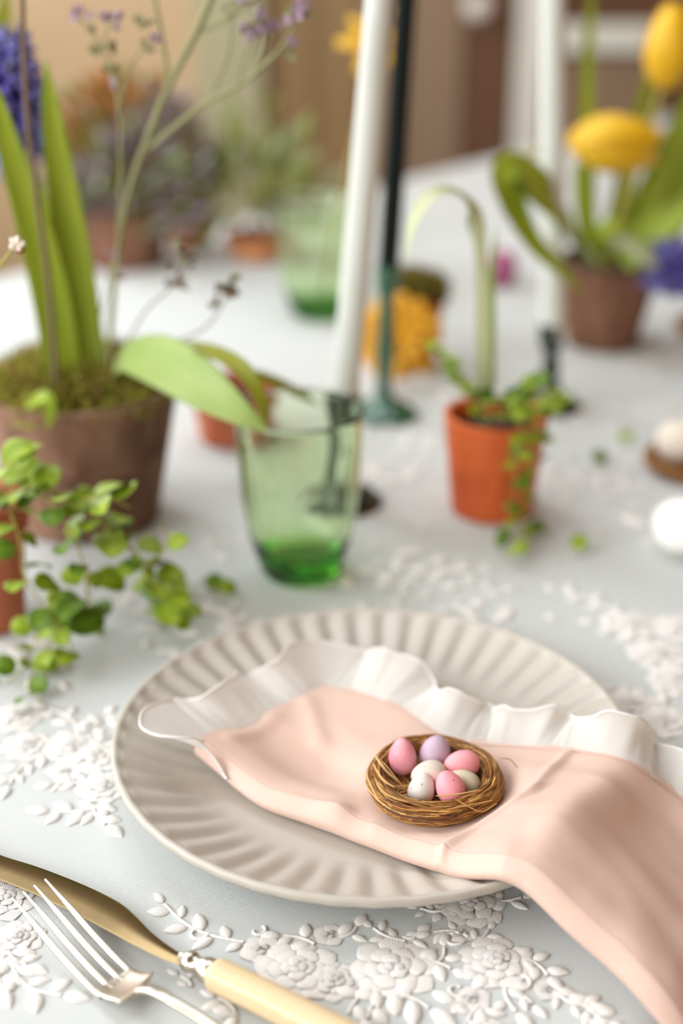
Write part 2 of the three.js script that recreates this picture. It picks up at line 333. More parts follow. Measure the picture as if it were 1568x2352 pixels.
function rose(at, r, rings = [[8, 1, 0.58], [6, 0.7, 0.48], [4, 0.42, 0.36], [3, 0.2, 0.24]]) {     // inner rings in one piece, outer petals singly
  const [x, , z] = at, heart = [], outerPetals = [];
  rings.forEach(([n, far, size], k) => {
    const off = lr() * 6;
    for (let i = 0; i < n; i++) {
      const a = off + (i / n) * Math.PI * 2 + (lr() - 0.5) * 0.14, d = Math.max(0, r * (far - size)), px = x + Math.cos(a) * d, pz = z + Math.sin(a) * d;
      const ang = a + (lr() - 0.5) * 0.2, len = r * size * (0.94 + 0.14 * lr()), wide = r * size * 1.1, high = r * 0.3, lift = 0.0002 + k * 0.0008 + (i % 2) * 0.0002;
      if (k === 0) outerPetals.push([px, pz, ang, len, wide, high, lift]);
      else heart.push(lacePetal.clone().applyMatrix4(new THREE.Matrix4().compose(new THREE.Vector3(px, clothY(px, pz) + lift, pz), new THREE.Quaternion().setFromAxisAngle(new THREE.Vector3(0, 1, 0), -ang), new THREE.Vector3(len, high, wide))));
    }
  });
  const g = part(cloth, 'lace_flower', mergeGeometries(heart), M.lace);
  for (const p of outerPetals) lay(g, lacePetal, ...p, 'lace_petal');
  return g;
}
function floret(at, r) { return rose(at, r, [[5, 1, 0.85], [3, 0.35, 0.3]]); }
function sprig(from, to, n, bend = 0.2, size = 0.0098) {
  const g = sub(cloth, 'lace_sprig'), a = V(from), b = V(to), d = b.clone().sub(a), side = new THREE.Vector3(-d.z, 0, d.x), pts = [];
  for (let i = 0; i <= 6; i++) { const t = i / 6, p = a.clone().addScaledVector(d, t).addScaledVector(side, bend * Math.sin(Math.PI * t)); p.y = clothY(p.x, p.z) + 0.0004; pts.push(p); }
  const c = new THREE.CatmullRomCurve3(pts);
  const st = shade(new THREE.Mesh(tube(c, 0.0008, 14, 5), M.lace)); st.name = 'lace_stem'; g.add(st);
  for (let i = 0; i < n; i++) {
    const t = n === 1 ? 1 : i / (n - 1), p = c.getPointAt(t), q = c.getTangentAt(t), ang = Math.atan2(q.z, q.x) + (i === n - 1 ? 0 : (i % 2 ? 1 : -1) * (0.75 + 0.35 * lr()));
    const L = size * (0.85 + 0.4 * lr()), e = 0.0012;
    lay(g, laceLeaf, p.x + Math.cos(ang) * e, p.z + Math.sin(ang) * e, ang, L, L * (0.95 + 0.3 * lr()), L, 0.0002);
  }
  return g;
}
function scroll(at, r, a0, turn) {                      // a curled cord
  const pts = []; for (let i = 0; i <= 12; i++) { const t = i / 12, a = a0 + t * turn, q = r * (1 - 0.5 * t), x = at[0] + q * Math.cos(a), z = at[2] + q * Math.sin(a); pts.push([x, clothY(x, z) + 0.0005, z]); }
  const m = shade(new THREE.Mesh(tube(pts, 0.0009, 24, 5), M.lace)); m.name = 'lace_scroll'; cloth.add(m);
}
// below the plate
sprig([-0.0454, 0, -0.5206], [-0.0854, 0, -0.5475], 8, -0.12, 0.0105); scroll([-0.0672, 0, -0.5266], 0.005, 0, 4.6); scroll([-0.0393, 0, -0.5281], 0.004, -1, 4.2);
floret([-0.037, 0, -0.5154], 0.011); rose([-0.0201, 0, -0.502], 0.021); rose([-0.0037, 0, -0.495], 0.014);
sprig([-0.0125, 0, -0.5192], [-0.0273, 0, -0.5248], 4, 0.1, 0.0105); floret([-0.0055, 0, -0.5251], 0.0085); sprig([-0.0018, 0, -0.5242], [0.007, 0, -0.5302], 3, 0.2, 0.0095);
rose([0.0239, 0, -0.5028], 0.0215); sprig([0.0296, 0, -0.5206], [0.0152, 0, -0.5296], 5, -0.1, 0.0075); sprig([0.0287, 0, -0.5236], [0.0355, 0, -0.5248], 3, 0.3, 0.0075);
sprig([0.0399, 0, -0.5048], [0.0476, 0, -0.5162], 3, 0.2); sprig([0.035, 0, -0.5076], [0.0496, 0, -0.5028], 3, -0.1);
rose([0.0708, 0, -0.5068], 0.0185); sprig([0.0592, 0, -0.5236], [0.0431, 0, -0.5266], 4, 0.15, 0.0085); floret([0.0568, 0, -0.526], 0.007); scroll([0.0521, 0, -0.523], 0.0055, 0.4, 4.4); sprig([0.062, 0, -0.5206], [0.0692, 0, -0.5281], 3, 0.1, 0.0075);
sprig([0.0792, 0, -0.5105], [0.0933, 0, -0.4992], 6, -0.15, 0.0095); scroll([0.0802, 0, -0.4937], 0.0065, 3.6, 4.4);
sprig([0.0734, 0, -0.4937], [0.0641, 0, -0.4992], 4, 0.2); floret([0.0921, 0, -0.4901], 0.0075); sprig([0.0943, 0, -0.4896], [0.1088, 0, -0.4803], 6, 0.12, 0.009); sprig([0.1076, 0, -0.4816], [0.115, 0, -0.4717], 5, 0.1, 0.0095); sprig([0.1072, 0, -0.4725], [0.1186, 0, -0.4623], 4, 0.1, 0.0095);
floret([0.0579, 0, -0.4837], 0.009); sprig([0.0558, 0, -0.4816], [0.0479, 0, -0.4776], 3, 0.2); scroll([0.0516, 0, -0.4891], 0.0045, 1, 4.5); sprig([0.0731, 0, -0.4909], [0.0764, 0, -0.4769], 3, 0.1); sprig([0.0749, 0, -0.4896], [0.084, 0, -0.4816], 3, -0.1);
sprig([0.0604, 0, -0.479], [0.0548, 0, -0.4686], 4, 0.1); sprig([0.0612, 0, -0.4769], [0.0688, 0, -0.4681], 3, 0.1);
sprig([0.0234, 0, -0.4882], [0.0115, 0, -0.4725], 4, 0.15, 0.013); sprig([0.0224, 0, -0.4869], [0.0384, 0, -0.4784], 3, -0.1, 0.0135); sprig([0.0148, 0, -0.4909], [0.003, 0, -0.475], 4, 0.1, 0.012);
sprig([-0.0465, 0, -0.4763], [-0.0547, 0, -0.4848], 4, 0.1); sprig([-0.0454, 0, -0.475], [-0.0528, 0, -0.4717], 3, 0.1); sprig([-0.067, 0, -0.4918], [-0.0725, 0, -0.4984], 3, 0.1, 0.007);
// at the plate's near edge
rose([0.0625, 0, -0.5457], 0.018); sprig([0.0536, 0, -0.545], [0.0378, 0, -0.5434], 6, -0.2, 0.007); sprig([0.0749, 0, -0.5482], [0.0868, 0, -0.5514], 3, 0.05, 0.008);
// bottom left, under the fork
rose([-0.1638, 0, -0.5507], 0.017); rose([-0.1511, 0, -0.5236], 0.0135); sprig([-0.1537, 0, -0.5148], [-0.1438, 0, -0.5056], 4, 0.1, 0.0105); sprig([-0.155, 0, -0.5119], [-0.1515, 0, -0.4909], 4, 0.1, 0.0115); sprig([-0.1492, 0, -0.5034], [-0.1244, 0, -0.4864], 6, 0.15, 0.0115); sprig([-0.1657, 0, -0.5326], [-0.1684, 0, -0.509], 4, 0.1);
// left, beside the plate
rose([-0.1916, 0, -0.7111], 0.017); rose([-0.1789, 0, -0.682], 0.0155); rose([-0.1544, 0, -0.6807], 0.017); rose([-0.1394, 0, -0.672], 0.0185); rose([-0.13, 0, -0.6429], 0.016); floret([-0.1527, 0, -0.6572], 0.011);
sprig([-0.1679, 0, -0.6742], [-0.1809, 0, -0.6449], 7, 0.1, 0.0105); sprig([-0.1363, 0, -0.6449], [-0.1559, 0, -0.6457], 6, 0.1, 0.009); sprig([-0.1253, 0, -0.6271], [-0.1537, 0, -0.6213], 6, -0.1, 0.0115); sprig([-0.1322, 0, -0.6271], [-0.1234, 0, -0.61], 4, 0.1, 0.0115); sprig([-0.1513, 0, -0.6918], [-0.1739, 0, -0.7216], 6, 0.15, 0.0105); sprig([-0.1495, 0, -0.6963], [-0.1385, 0, -0.7149], 5, 0.1, 0.0105); sprig([-0.1381, 0, -0.6873], [-0.1288, 0, -0.7102], 4, 0.1, 0.01);
// right, beyond the plate
rose([0.1921, 0, -0.8251], 0.02); rose([0.2004, 0, -0.7863], 0.021); rose([0.2222, 0, -0.8204], 0.02); rose([0.2057, 0, -0.7544], 0.02); sprig([0.1871, 0, -0.8323], [0.151, 0, -0.8749], 7, 0.1, 0.0115); sprig([0.1889, 0, -0.8031], [0.1691, 0, -0.8251], 5, 0.1, 0.0115);
rose([0.1736, 0, -0.7283], 0.018); rose([0.1876, 0, -0.7079], 0.019); sprig([0.1748, 0, -0.7493], [0.1576, 0, -0.7342], 4, 0.1, 0.011); sprig([0.1898, 0, -0.7442], [0.2035, 0, -0.7342], 4, 0.1, 0.011);
// all the embroidery farther off than the glass, out of focus, as one piece
{
  const out = [], fr = rng(5), put = (g, x, z, ang, len, wide, high) => out.push(g.clone().applyMatrix4(new THREE.Matrix4().compose(new THREE.Vector3(x, clothY(x, z) + 0.0004, z), new THREE.Quaternion().setFromAxisAngle(new THREE.Vector3(0, 1, 0), -ang), new THREE.Vector3(len, high, wide))));
  const spots = [[0.0553, 0, -0.9204], [0.0785, 0, -0.8928], [0.0984, 0, -0.8445], [0.0171, 0, -0.8894], [-0.0907, 0, -0.8293], [-0.0641, 0, -0.8204], [0.1805, 0, -1.0731], [0.2182, 0, -1.064], [0.2367, 0, -0.9959], [0.1423, 0, -1.0823], [0.0417, 0, -1.0823], [0.2252, 0, -1.2207], [0.2883, 0, -1.2379], [0.0668, 0, -1.1557], [-0.106, 0, -0.9494], [-0.1921, 0, -0.7863], [-0.2142, 0, -0.7863]];
  for (let i = 0; i < 60; i++) { const [x, z] = tableAt(lerp(0.6, 2.6, fr()), lerp(NA + 0.05, NB - 0.1, fr())); if (z < -0.98) spots.push([x, 0, z]); }
  for (const [x, , z] of spots) {
    const r = lerp(0.015, 0.026, fr());
    for (let i = 0; i < 8; i++) { const a = fr() * 6.28; put(lacePetal, x + Math.cos(a) * r * 0.4, z + Math.sin(a) * r * 0.4, a, r * 0.6, r * 0.65, r * 0.5); }
    for (let i = 0; i < 9; i++) { const a = fr() * 6.28, d = r * (1 + 1.6 * fr()); put(laceLeaf, x + Math.cos(a) * d, z + Math.sin(a) * d, a + fr() - 0.5, 0.0115, 0.0125, 0.012); }
  }
  const m = part(cloth, 'distant_lace', mergeGeometries(out), M.lace); m.userData.kind = 'stuff';
}

// ---------------------------------------------------------------- plate
const PLATE = [0.0168, 0, -0.66];
const inner = [[0, 0.0055], [0.05, 0.0055], [0.085, 0.0062], [0.097, 0.0078], [0.108, 0.0112], [0.12, 0.0158], [0.131, 0.0205], [0.1368, 0.0235]];
const outer = [[0.1386, 0.0248], [0.1404, 0.0249], [0.1416, 0.0239], [0.1417, 0.0221], [0.1402, 0.0196], [0.133, 0.0152], [0.12, 0.0102], [0.108, 0.0064], [0.097, 0.0042], [0.088, 0.003], [0.085, 0], [0.081, 0], [0.08, 0.0026], [0, 0.003]];
const plateY = (x, z) => {
  const r = Math.hypot(x - PLATE[0], z - PLATE[2]);
  if (r > 0.142) return 0.0012;
  const p = [...inner, outer[0]];
  for (let i = 1; i < p.length; i++) if (r <= p[i][0]) return lerp(p[i - 1][1], p[i][1], (r - p[i - 1][0]) / (p[i][0] - p[i - 1][0])) + 0.0016;
  return 0.0255;
};
{
  const prof = new THREE.SplineCurve(inner.map((p) => new THREE.Vector2(...p))).getPoints(36).concat(new THREE.SplineCurve(outer.slice(0, 10).map((p) => new THREE.Vector2(...p))).getPoints(40), outer.slice(10).map((p) => new THREE.Vector2(...p)));
  const nP = prof.length - 1, FL = 47;
  const g = grid(nP, FL * 12, (u, v) => {
    const p = prof[Math.round(u * nP)], a = -v * Math.PI * 2, f = 1 - Math.pow(Math.abs(Math.sin((a * FL) / 2 + p.x * 4)), 1.6) * 2;
    const amp = smooth(p.x, 0.086, 0.114) * 0.00095 * (p.y > 0.002 ? 1 : 0), lip = smooth(p.x, 0.1345, 0.1385);
    const r = p.x + f * amp * (0.35 - 0.22 * lip), y = p.y - f * amp * (1 - 0.93 * lip);
    return [r * Math.cos(a), y, r * Math.sin(a)];
  }, false, true);
  single('dinner_plate', g, M.plate, 'round off-white dinner plate with a fluted rim under the pink napkin', 'plate', PLATE);
}

// ---------------------------------------------------------------- napkin
const NEST = [0.0475, 0.019, -0.6095];
const FR = [[-0.08, 0.0125, -0.6507], [-0.044, 0.0075, -0.6104], [-0.0187, 0.0075, -0.5945], [0.0143, 0.0075, -0.5745], [0.0352, 0.0095, -0.5592], [0.0569, 0.016, -0.5408], [0.0735, 0.0265, -0.526], [0.0826, 0.0265, -0.5178], [0.1005, 0.018, -0.5001], [0.1179, 0.01, -0.4842], [0.1306, 0.004, -0.4683], [0.146, -0.012, -0.452], [0.156, -0.09, -0.436]].map(V);
const BK = [[-0.0114, 0.013, -0.7259], [0.0193, 0.014, -0.7102], [0.0386, 0.0145, -0.6876], [0.0571, 0.015, -0.6682], [0.0757, 0.017, -0.66], [0.0938, 0.02, -0.6521], [0.1176, 0.026, -0.639], [0.1487, 0.032, -0.6208], [0.1779, 0.014, -0.6135], [0.2, 0.003, -0.574], [0.219, -0.008, -0.552], [0.233, -0.05, -0.533], [0.237, -0.12, -0.515]].map(V);
const frC = new THREE.CatmullRomCurve3(FR), bkC = new THREE.CatmullRomCurve3(BK);
const bump = (x) => Math.exp(-x * x);
const lineD = (x, z, a, b) => { const dx = b[0] - a[0], dz = b[2] - a[2], L = Math.hypot(dx, dz), t = ((x - a[0]) * dx + (z - a[2]) * dz) / L / L, d = ((x - a[0]) * dz - (z - a[2]) * dx) / L; return [t, d]; };
const creases = [[[0.0354, 0.02, -0.546], [0.1004, 0.022, -0.5931], 0.0028, 0.0024], [[0.0143, 0.02, -0.5797], [0.0253, 0.018, -0.5518], 0.0018, 0.004], [[0.0942, 0.024, -0.5886], [0.12, 0.027, -0.6322], 0.0024, 0.003], [[-0.0408, 0.018, -0.5968], [0.0035, 0.02, -0.5904], 0.004, 0.005], [[0.0941, 0.024, -0.5442], [0.1404, 0.026, -0.5968], 0.0045, 0.014], [[-0.0213, 0.015, -0.71], [-0.0106, 0.016, -0.6632], 0.002, 0.006], [[-0.0629, 0.016, -0.6547], [-0.0357, 0.016, -0.6898], 0.002, 0.005]];
function napkinTop(s, t) {                     // s along 0..1, t across 0..1
  const f = frC.getPoint(s), b = bkC.getPoint(s), k = s * 12, x = lerp(f.x, b.x, t), z = lerp(f.z, b.z, t), rf = 0.0066;
  let y = lerp(f.y + 2 * rf, b.y + 0.002, Math.pow(t, 0.8)) + 0.002 * bump((t - 0.12) / 0.1);
  y -= 0.0105 * bump((k - 0.9) / 1.5) * bump((t - 0.4) / 0.22);
  y += 0.005 * bump((k - 2.6) / 1.2) * bump((t - 0.55) / 0.3);
  y += 0.0075 * bump((k - 7.6) / 2.0) * bump((t - 0.34) / 0.26) + 0.004 * bump((k - 9.6) / 1.6) * bump((t - 0.2) / 0.2) - 0.003 * bump((k - 9) / 1.4) * bump((t - 0.75) / 0.16);
  y += (n8(s * 0.8, t * 0.5) - 0.5) * 0.004 * smooth(t, 0.05, 0.3) + (n16(s * 0.9, t * 0.6) - 0.5) * 0.002 + (n32(s * 0.7, 0.3) - 0.5) * 0.0026 * bump((t - 0.12) / 0.12);
  for (const [a, c, amp, w] of creases) { const [u, d] = lineD(x, z, a, c); y += amp * bump(d / w) * smooth(u, -0.15, 0.15) * (1 - smooth(u, 0.85, 1.15)); }
  const d = Math.hypot(x - NEST[0], z - NEST[2]);
  y = lerp(NEST[1] + 0.0006, y, smooth(d, 0.022, 0.05));
  const n = U[1] * x + U[0] * z;
  if (n < NB + 0.005) y = Math.max(y, plateY(x, z) + 0.0025);
  return [x, y, z];
}
const napkin = thing('napkin', 'folded blush pink cloth napkin with a ruffled white edge across the plate', 'napkin');
{
  const NS = 270, A = 16, T = 96, Bn = 4, L = A + T + Bn + 16;
  const g = grid(NS, L, (s, q, i, j) => {
    const f = frC.getPoint(s), b = bkC.getPoint(s), dir = b.clone().sub(f); dir.y = 0; dir.normalize();
    const rf = 0.0066 * (0.55 + 0.45 * smooth(s, 0, 0.05));
    if (j <= A) {                              // the rounded front fold, from underneath to the top
      const a = (j / A) * Math.PI, top = napkinTop(s, 0.06), h = Math.max(0.002, (top[1] - f.y) / 2), c = f.clone().addScaledVector(dir, rf);
      return [lerp(c.x - dir.x * rf * Math.sin(a), top[0], Math.max(0, j / A - 0.5) * 2 * 0.9), f.y + h * (1 - Math.cos(a)), lerp(c.z - dir.z * rf * Math.sin(a), top[2], Math.max(0, j / A - 0.5) * 2 * 0.9)];
    }
    if (j <= A + T) return napkinTop(s, lerp(0.065, 1, (j - A) / T));
    if (j <= A + T + Bn) { const p = napkinTop(s, 1), k = (j - A - T) / Bn; return [p[0] + dir.x * 0.001 * Math.sin(k * 3.14), p[1] - 0.0022 * k, p[2] + dir.z * 0.001 * Math.sin(k * 3.14)]; }
    const k = (j - A - T - Bn) / 16, p = napkinTop(s, lerp(1, 0.06, k)), low = Math.max(U[1] * p[0] + U[0] * p[2] < NB ? plateY(p[0], p[2]) : -9, lerp(napkinTop(s, 1)[1] - 0.0022, f.y, k));
    return [p[0], Math.min(p[1] - 0.0015, low), p[2]];
  }, false, false, [0.42 / 0.009, 0.3 / 0.009]);
  part(napkin, 'cloth', g, M.napkin);
  // stitched hem just inside the back edge
  const hem = []; for (let i = 2; i <= 60; i++) { const p = napkinTop(lerp(0.01, 0.9, i / 60), 0.955); hem.push([p[0], p[1] + 0.0002, p[2]]); }
  part(napkin, 'hem_seam', tube(hem, 0.00045, 120, 4), M.napkin);
  // the white ruffle along the left end and the back edge
  const path = [];
  for (const s of [0.05, 0.026]) { const f = frC.getPoint(s), b = bkC.getPoint(s).sub(f).setY(0).normalize(); path.push(f.addScaledVector(b, 0.004).setY(f.y + 0.004)); }
  for (let i = 0; i <= 6; i++) path.push(V(napkinTop(0, i / 6)));
  for (let i = 1; i <= 26; i++) path.push(V(napkinTop((i / 26) * 0.94, 1)));
  const rc = new THREE.CatmullRomCurve3(path, false, 'centripetal'), N = 620, J = 14;
  const ra = valueNoise(301, 32), rb = valueNoise(302, 32), rw = valueNoise(303, 16);
  const edge = [], phase = []; { let ph = 0; for (let i = 0; i <= N; i++) { phase.push(ph); ph += ((Math.PI * 2 * 10.5) / N) * (0.45 + 1.1 * ra(i / N, 0.2)); } }
  const at = (u, v, i) => {
    const p = rc.getPointAt(u), t = rc.getTangentAt(u), out = new THREE.Vector3(t.z, 0, -t.x).normalize();
    const stand = smooth(u, 0.3, 0.5), w = (0.029 + 0.008 * rw(u, 0.6)) * (1 - 0.15 * stand) * lerp(0.25, 1, smooth(u, 0, 0.08)), f = Math.pow(v, 0.9), ph = phase[i], amp = (0.75 + 0.6 * rb(u, 0.1)) * smooth(u, 0, 0.04);
    const rise = 0.004 * v + 0.001 * stand * v + f * amp * (0.0078 - 0.0022 * stand) * (1 + Math.sin(ph)) + f * amp * (0.0014 * Math.sin(ph * 2.6 + 1)) + 0.0007 * Math.sin(ph * 6.3 + 3 * ra(u, 0.7)) * v * (1.3 - v);
    const along = -f * amp * ((0.003 + 0.001 * stand) * Math.cos(ph) + 0.0012 * Math.sin(ph * 3.1));
    p.addScaledVector(out, w * (v - 0.24 * v * v * (1 + Math.sin(ph + 0.5)) - 0.1 * stand * v * v) - 0.004 * (1 - v)).addScaledVector(t, along); p.y += rise - 0.001 * (1 - v);
    const floorY = plateY(p.x, p.z) + 0.0012; if (p.y < floorY) p.y = floorY;
    return p;
  };
  part(napkin, 'ruffle', grid(N, J, (u, v, i) => at(u, v, i)), M.ruffle, 'sheer white gathered ruffle');
  for (let i = 0; i <= N; i += 2) edge.push(at(i / N, 1, i));
  part(napkin, 'ruffle_edging', tube(edge, 0.0007, 620, 5), M.lace);
}

// ---------------------------------------------------------------- nest and eggs
const strandTones = [[0.33, 0.13, 0.022], [0.25, 0.09, 0.014], [0.40, 0.18, 0.04], [0.13, 0.042, 0.008], [0.66, 0.38, 0.12], [0.29, 0.11, 0.018]];
function nestStrands(count, seed, thin) {
  const r = rng(seed), out = [];
  for (let i = 0; i < count; i++) {
    const t0 = r() * 6.283, span = lerp(0.6, 2.6, r()), f0 = lerp(-1.25, 3.6, Math.pow(r(), 0.9)), f1 = f0 + (r() - 0.5) * 1.5, e = 1 + (r() - 0.4) * 0.18, pts = [], m = 9;
    for (let k = 0; k <= m; k++) {
      const q = k / m, a = t0 + span * q, f = lerp(f0, f1, q), wob = 1 + 0.02 * Math.sin(a * 3 + 1) + 0.012 * Math.sin(a * 7 + seed);
      const R0 = 0.0298 + 0.0052 * Math.cos(f) * e, y = 0.0073 + 0.0068 * Math.sin(f) * e + 0.0008 * Math.sin(a * 5 + i);
      const tp = 0.88 + 0.12 * Math.min(1, Math.max(0, y) / 0.009); pts.push([R0 * wob * tp * Math.cos(a), Math.max(0.0006, y), R0 * wob * tp * Math.sin(a)]);
    }
    const w = lerp(0.0002, 0.00062, r() * r()) * thin, c = strandTones[Math.floor(r() * 6)], j = 0.75 + 0.5 * r();
    out.push(tint(tube(pts, (u) => w * (0.5 + 0.5 * Math.sin(Math.PI * Math.min(1, u * 3, (1 - u) * 3) / 2)), 22, 4), c.map((x) => x * j)));
  }
  for (let i = 0; i < count * 0.22; i++) {            // strands lying over the floor
    const a = r() * 6.283, b = a + lerp(1.2, 3.2, r()), R0 = 0.026, h = 0.0035 + 0.0022 * r(), q = 0.35 + 0.5 * r(), A = [R0 * Math.cos(a), h + 0.002, R0 * Math.sin(a)], B = [R0 * Math.cos(b), h + 0.002, R0 * Math.sin(b)];
    const m = [(A[0] + B[0]) * 0.5 * (1 + q * 0.5), h, (A[2] + B[2]) * 0.5 * (1 + q * 0.5)], j = 0.75 + 0.5 * r(), c = strandTones[Math.floor(r() * 6)];
    out.push(tint(tube([A, m, B], lerp(0.0003, 0.0006, r()) * thin, 12, 4), c.map((x) => x * j)));
  }
  return mergeGeometries(out);
}
function makeNest(name, label, at, seed, count) {
  const t = thing(name, label, 'nest', at);
  part(t, 'lining', lathe([[0.0002, 0.001], [0.026, 0.001], [0.032, 0.004], [0.0335, 0.0072], [0.0315, 0.0112], [0.0295, 0.0118], [0.0268, 0.0095], [0.0245, 0.0046], [0.0002, 0.0034]], 48), M.nestStraw);
  const s = part(t, 'woven_strands', nestStrands(count, seed, 1.15), M.straw); s.userData.kind = 'stuff';
  return t;
}
const nest = makeNest('egg_nest', 'small woven straw nest holding seven speckled eggs on the pink napkin', NEST, 17, 900);
const rel = (p) => [p[0] - NEST[0], p[1] - NEST[1], p[2] - NEST[2]];
const loose = (pts, w, tone, flat = 1) => part(nest, flat === 1 ? 'loose_strand' : 'straw_blade', tint(ribbon(pts.map(rel), (u) => w * Math.min(1, 0.35 + 3 * u, 0.35 + 3 * (1 - u)), w * flat, { n: 24, k: 5 }), tone), M.straw);
loose([[0.0818, 0.036, -0.6161], [0.0879, 0.032, -0.6208], [0.0918, 0.026, -0.6205], [0.0904, 0.0225, -0.6161]], 0.0003, [0.5, 0.27, 0.1]);
loose([[0.015, 0.026, -0.5939], [0.021, 0.023, -0.5892], [0.0329, 0.0215, -0.5848], [0.0469, 0.0215, -0.5827]], 0.00035, [0.6, 0.36, 0.12]);
loose([[0.0437, 0.0205, -0.5819], [0.0554, 0.0202, -0.5787], [0.0686, 0.0202, -0.5816], [0.0806, 0.021, -0.5883]], 0.00035, [0.42, 0.2, 0.04]);
loose([[0.0546, 0.04, -0.5767], [0.0619, 0.037, -0.5737], [0.0686, 0.033, -0.5749], [0.0769, 0.032, -0.5827]], 0.00035, [0.52, 0.28, 0.08]);
loose([[0.046, 0.041, -0.5767], [0.0567, 0.0415, -0.5774], [0.0678, 0.041, -0.5818]], 0.0004, [0.6, 0.36, 0.12]);
loose([[0.017, 0.024, -0.5879], [0.0315, 0.028, -0.5789], [0.0485, 0.032, -0.577], [0.0747, 0.034, -0.5828]], 0.0004, [0.5, 0.26, 0.07]);
loose([[0.0173, 0.038, -0.616], [0.0195, 0.04, -0.6064], [0.023, 0.037, -0.6031], [0.029, 0.032, -0.6011]], 0.0013, [0.62, 0.4, 0.16], 0.25);
loose([[0.0188, 0.038, -0.614], [0.0233, 0.041, -0.6011], [0.0272, 0.038, -0.5967], [0.032, 0.033, -0.5937]], 0.0008, [0.55, 0.32, 0.11], 0.3);
loose([[0.0161, 0.036, -0.6122], [0.018, 0.04, -0.5987], [0.0209, 0.04, -0.5912], [0.0262, 0.039, -0.5868]], 0.0009, [0.5, 0.28, 0.09], 0.3);
loose([[0.0378, 0.029, -0.5775], [0.0404, 0.027, -0.5774], [0.0444, 0.024, -0.5779]], 0.0012, [0.6, 0.38, 0.15], 0.3);
loose([[0.0179, 0.036, -0.5947], [0.0208, 0.037, -0.5859], [0.0249, 0.037, -0.5815], [0.0324, 0.036, -0.5786]], 0.0008, [0.56, 0.33, 0.11], 0.35);
// speckles are dye on the shell
function shell(base, second, speck, amount, seed) {
  const r = rng(seed), sp = Array.from({ length: amount }, () => [r(), 0.12 + 0.76 * r(), 0.006 + 0.02 * r() * r(), 0.6 + 0.8 * r()]), f = valueNoise(seed, 6);
  return phys({ roughness: 0.55, bumpMap: grit, bumpScale: 0.00008, map: texture(256, 256, (u, v) => {
    let c = mixc(base, second, 0.6 * f(v, u) + 0.25 * (n64(v, u) - 0.5));
    for (const [x, y, s, k] of sp) { const dx = Math.min(Math.abs(v - x), 1 - Math.abs(v - x)) * 2.2 * k, d = Math.hypot(dx, u - y) / s + (n32(v, u) - 0.5) * 0.8; if (d < 1.1) c = mixc(speck, c, smooth(d, 0.5, 1.1)); }
    return c;
  }) });
}
const shells = {
  pinkSpot: shell(rgb(240, 168, 176), rgb(222, 124, 140), rgb(150, 62, 70), 10, 3), mauve: shell(rgb(196, 172, 188), rgb(176, 150, 170), rgb(140, 116, 140), 4, 4), pink: shell(rgb(242, 164, 170), rgb(228, 136, 148), rgb(190, 90, 100), 3, 5),
  cream: shell(rgb(226, 214, 200), rgb(208, 196, 180), rgb(120, 92, 74), 26, 6), grey: shell(rgb(222, 214, 206), rgb(210, 200, 186), rgb(104, 78, 70), 12, 7), pinkFew: shell(rgb(244, 164, 172), rgb(232, 136, 148), rgb(130, 56, 66), 9, 8), ivory: shell(rgb(216, 208, 180), rgb(198, 190, 162), rgb(96, 72, 60), 13, 9),
};
const sugarEgg = (at, a, b, dir, spin, m, label) => { const e = single('sugar_egg', egg(a, b), m, label, 'egg', at); pose(e, at, dir, spin); };
sugarEgg([0.0317, 0.0335, -0.6214], 0.0193, 0.0146, [-0.03, 0.86, -0.42], 0.6, shells.pinkSpot, 'pink egg with dark red spots standing at the left of the nest');
sugarEgg([0.0492, 0.0335, -0.6254], 0.0182, 0.0162, [0.25, 0.8, -0.5], 2, shells.mauve, 'plain mauve egg at the back of the nest');
sugarEgg([0.062, 0.034, -0.614], 0.0192, 0.0142, [-0.95, 0.1, 0.28], 1, shells.pink, 'smooth pink egg lying sideways at the right of the nest');
sugarEgg([0.0446, 0.032, -0.6076], 0.0192, 0.0142, [-0.93, 0.05, 0.35], 1.5, shells.cream, 'large cream egg with fine brown freckles in the middle of the nest');
sugarEgg([0.0406, 0.0295, -0.5983], 0.0172, 0.0136, [0.25, 0.75, -0.5], 1, shells.grey, 'small whitish egg with few dark flecks at the front left of the nest');
sugarEgg([0.0547, 0.0325, -0.5959], 0.0180, 0.0146, [-0.45, 0.85, -0.3], 2.2, shells.pinkFew, 'pink egg with two dark dots leaning at the front of the nest');
sugarEgg([0.0628, 0.0285, -0.6057], 0.0180, 0.0138, [-0.75, 0.45, -0.5], 2.7, shells.ivory, 'ivory egg with dark flecks half hidden behind the front pink egg');

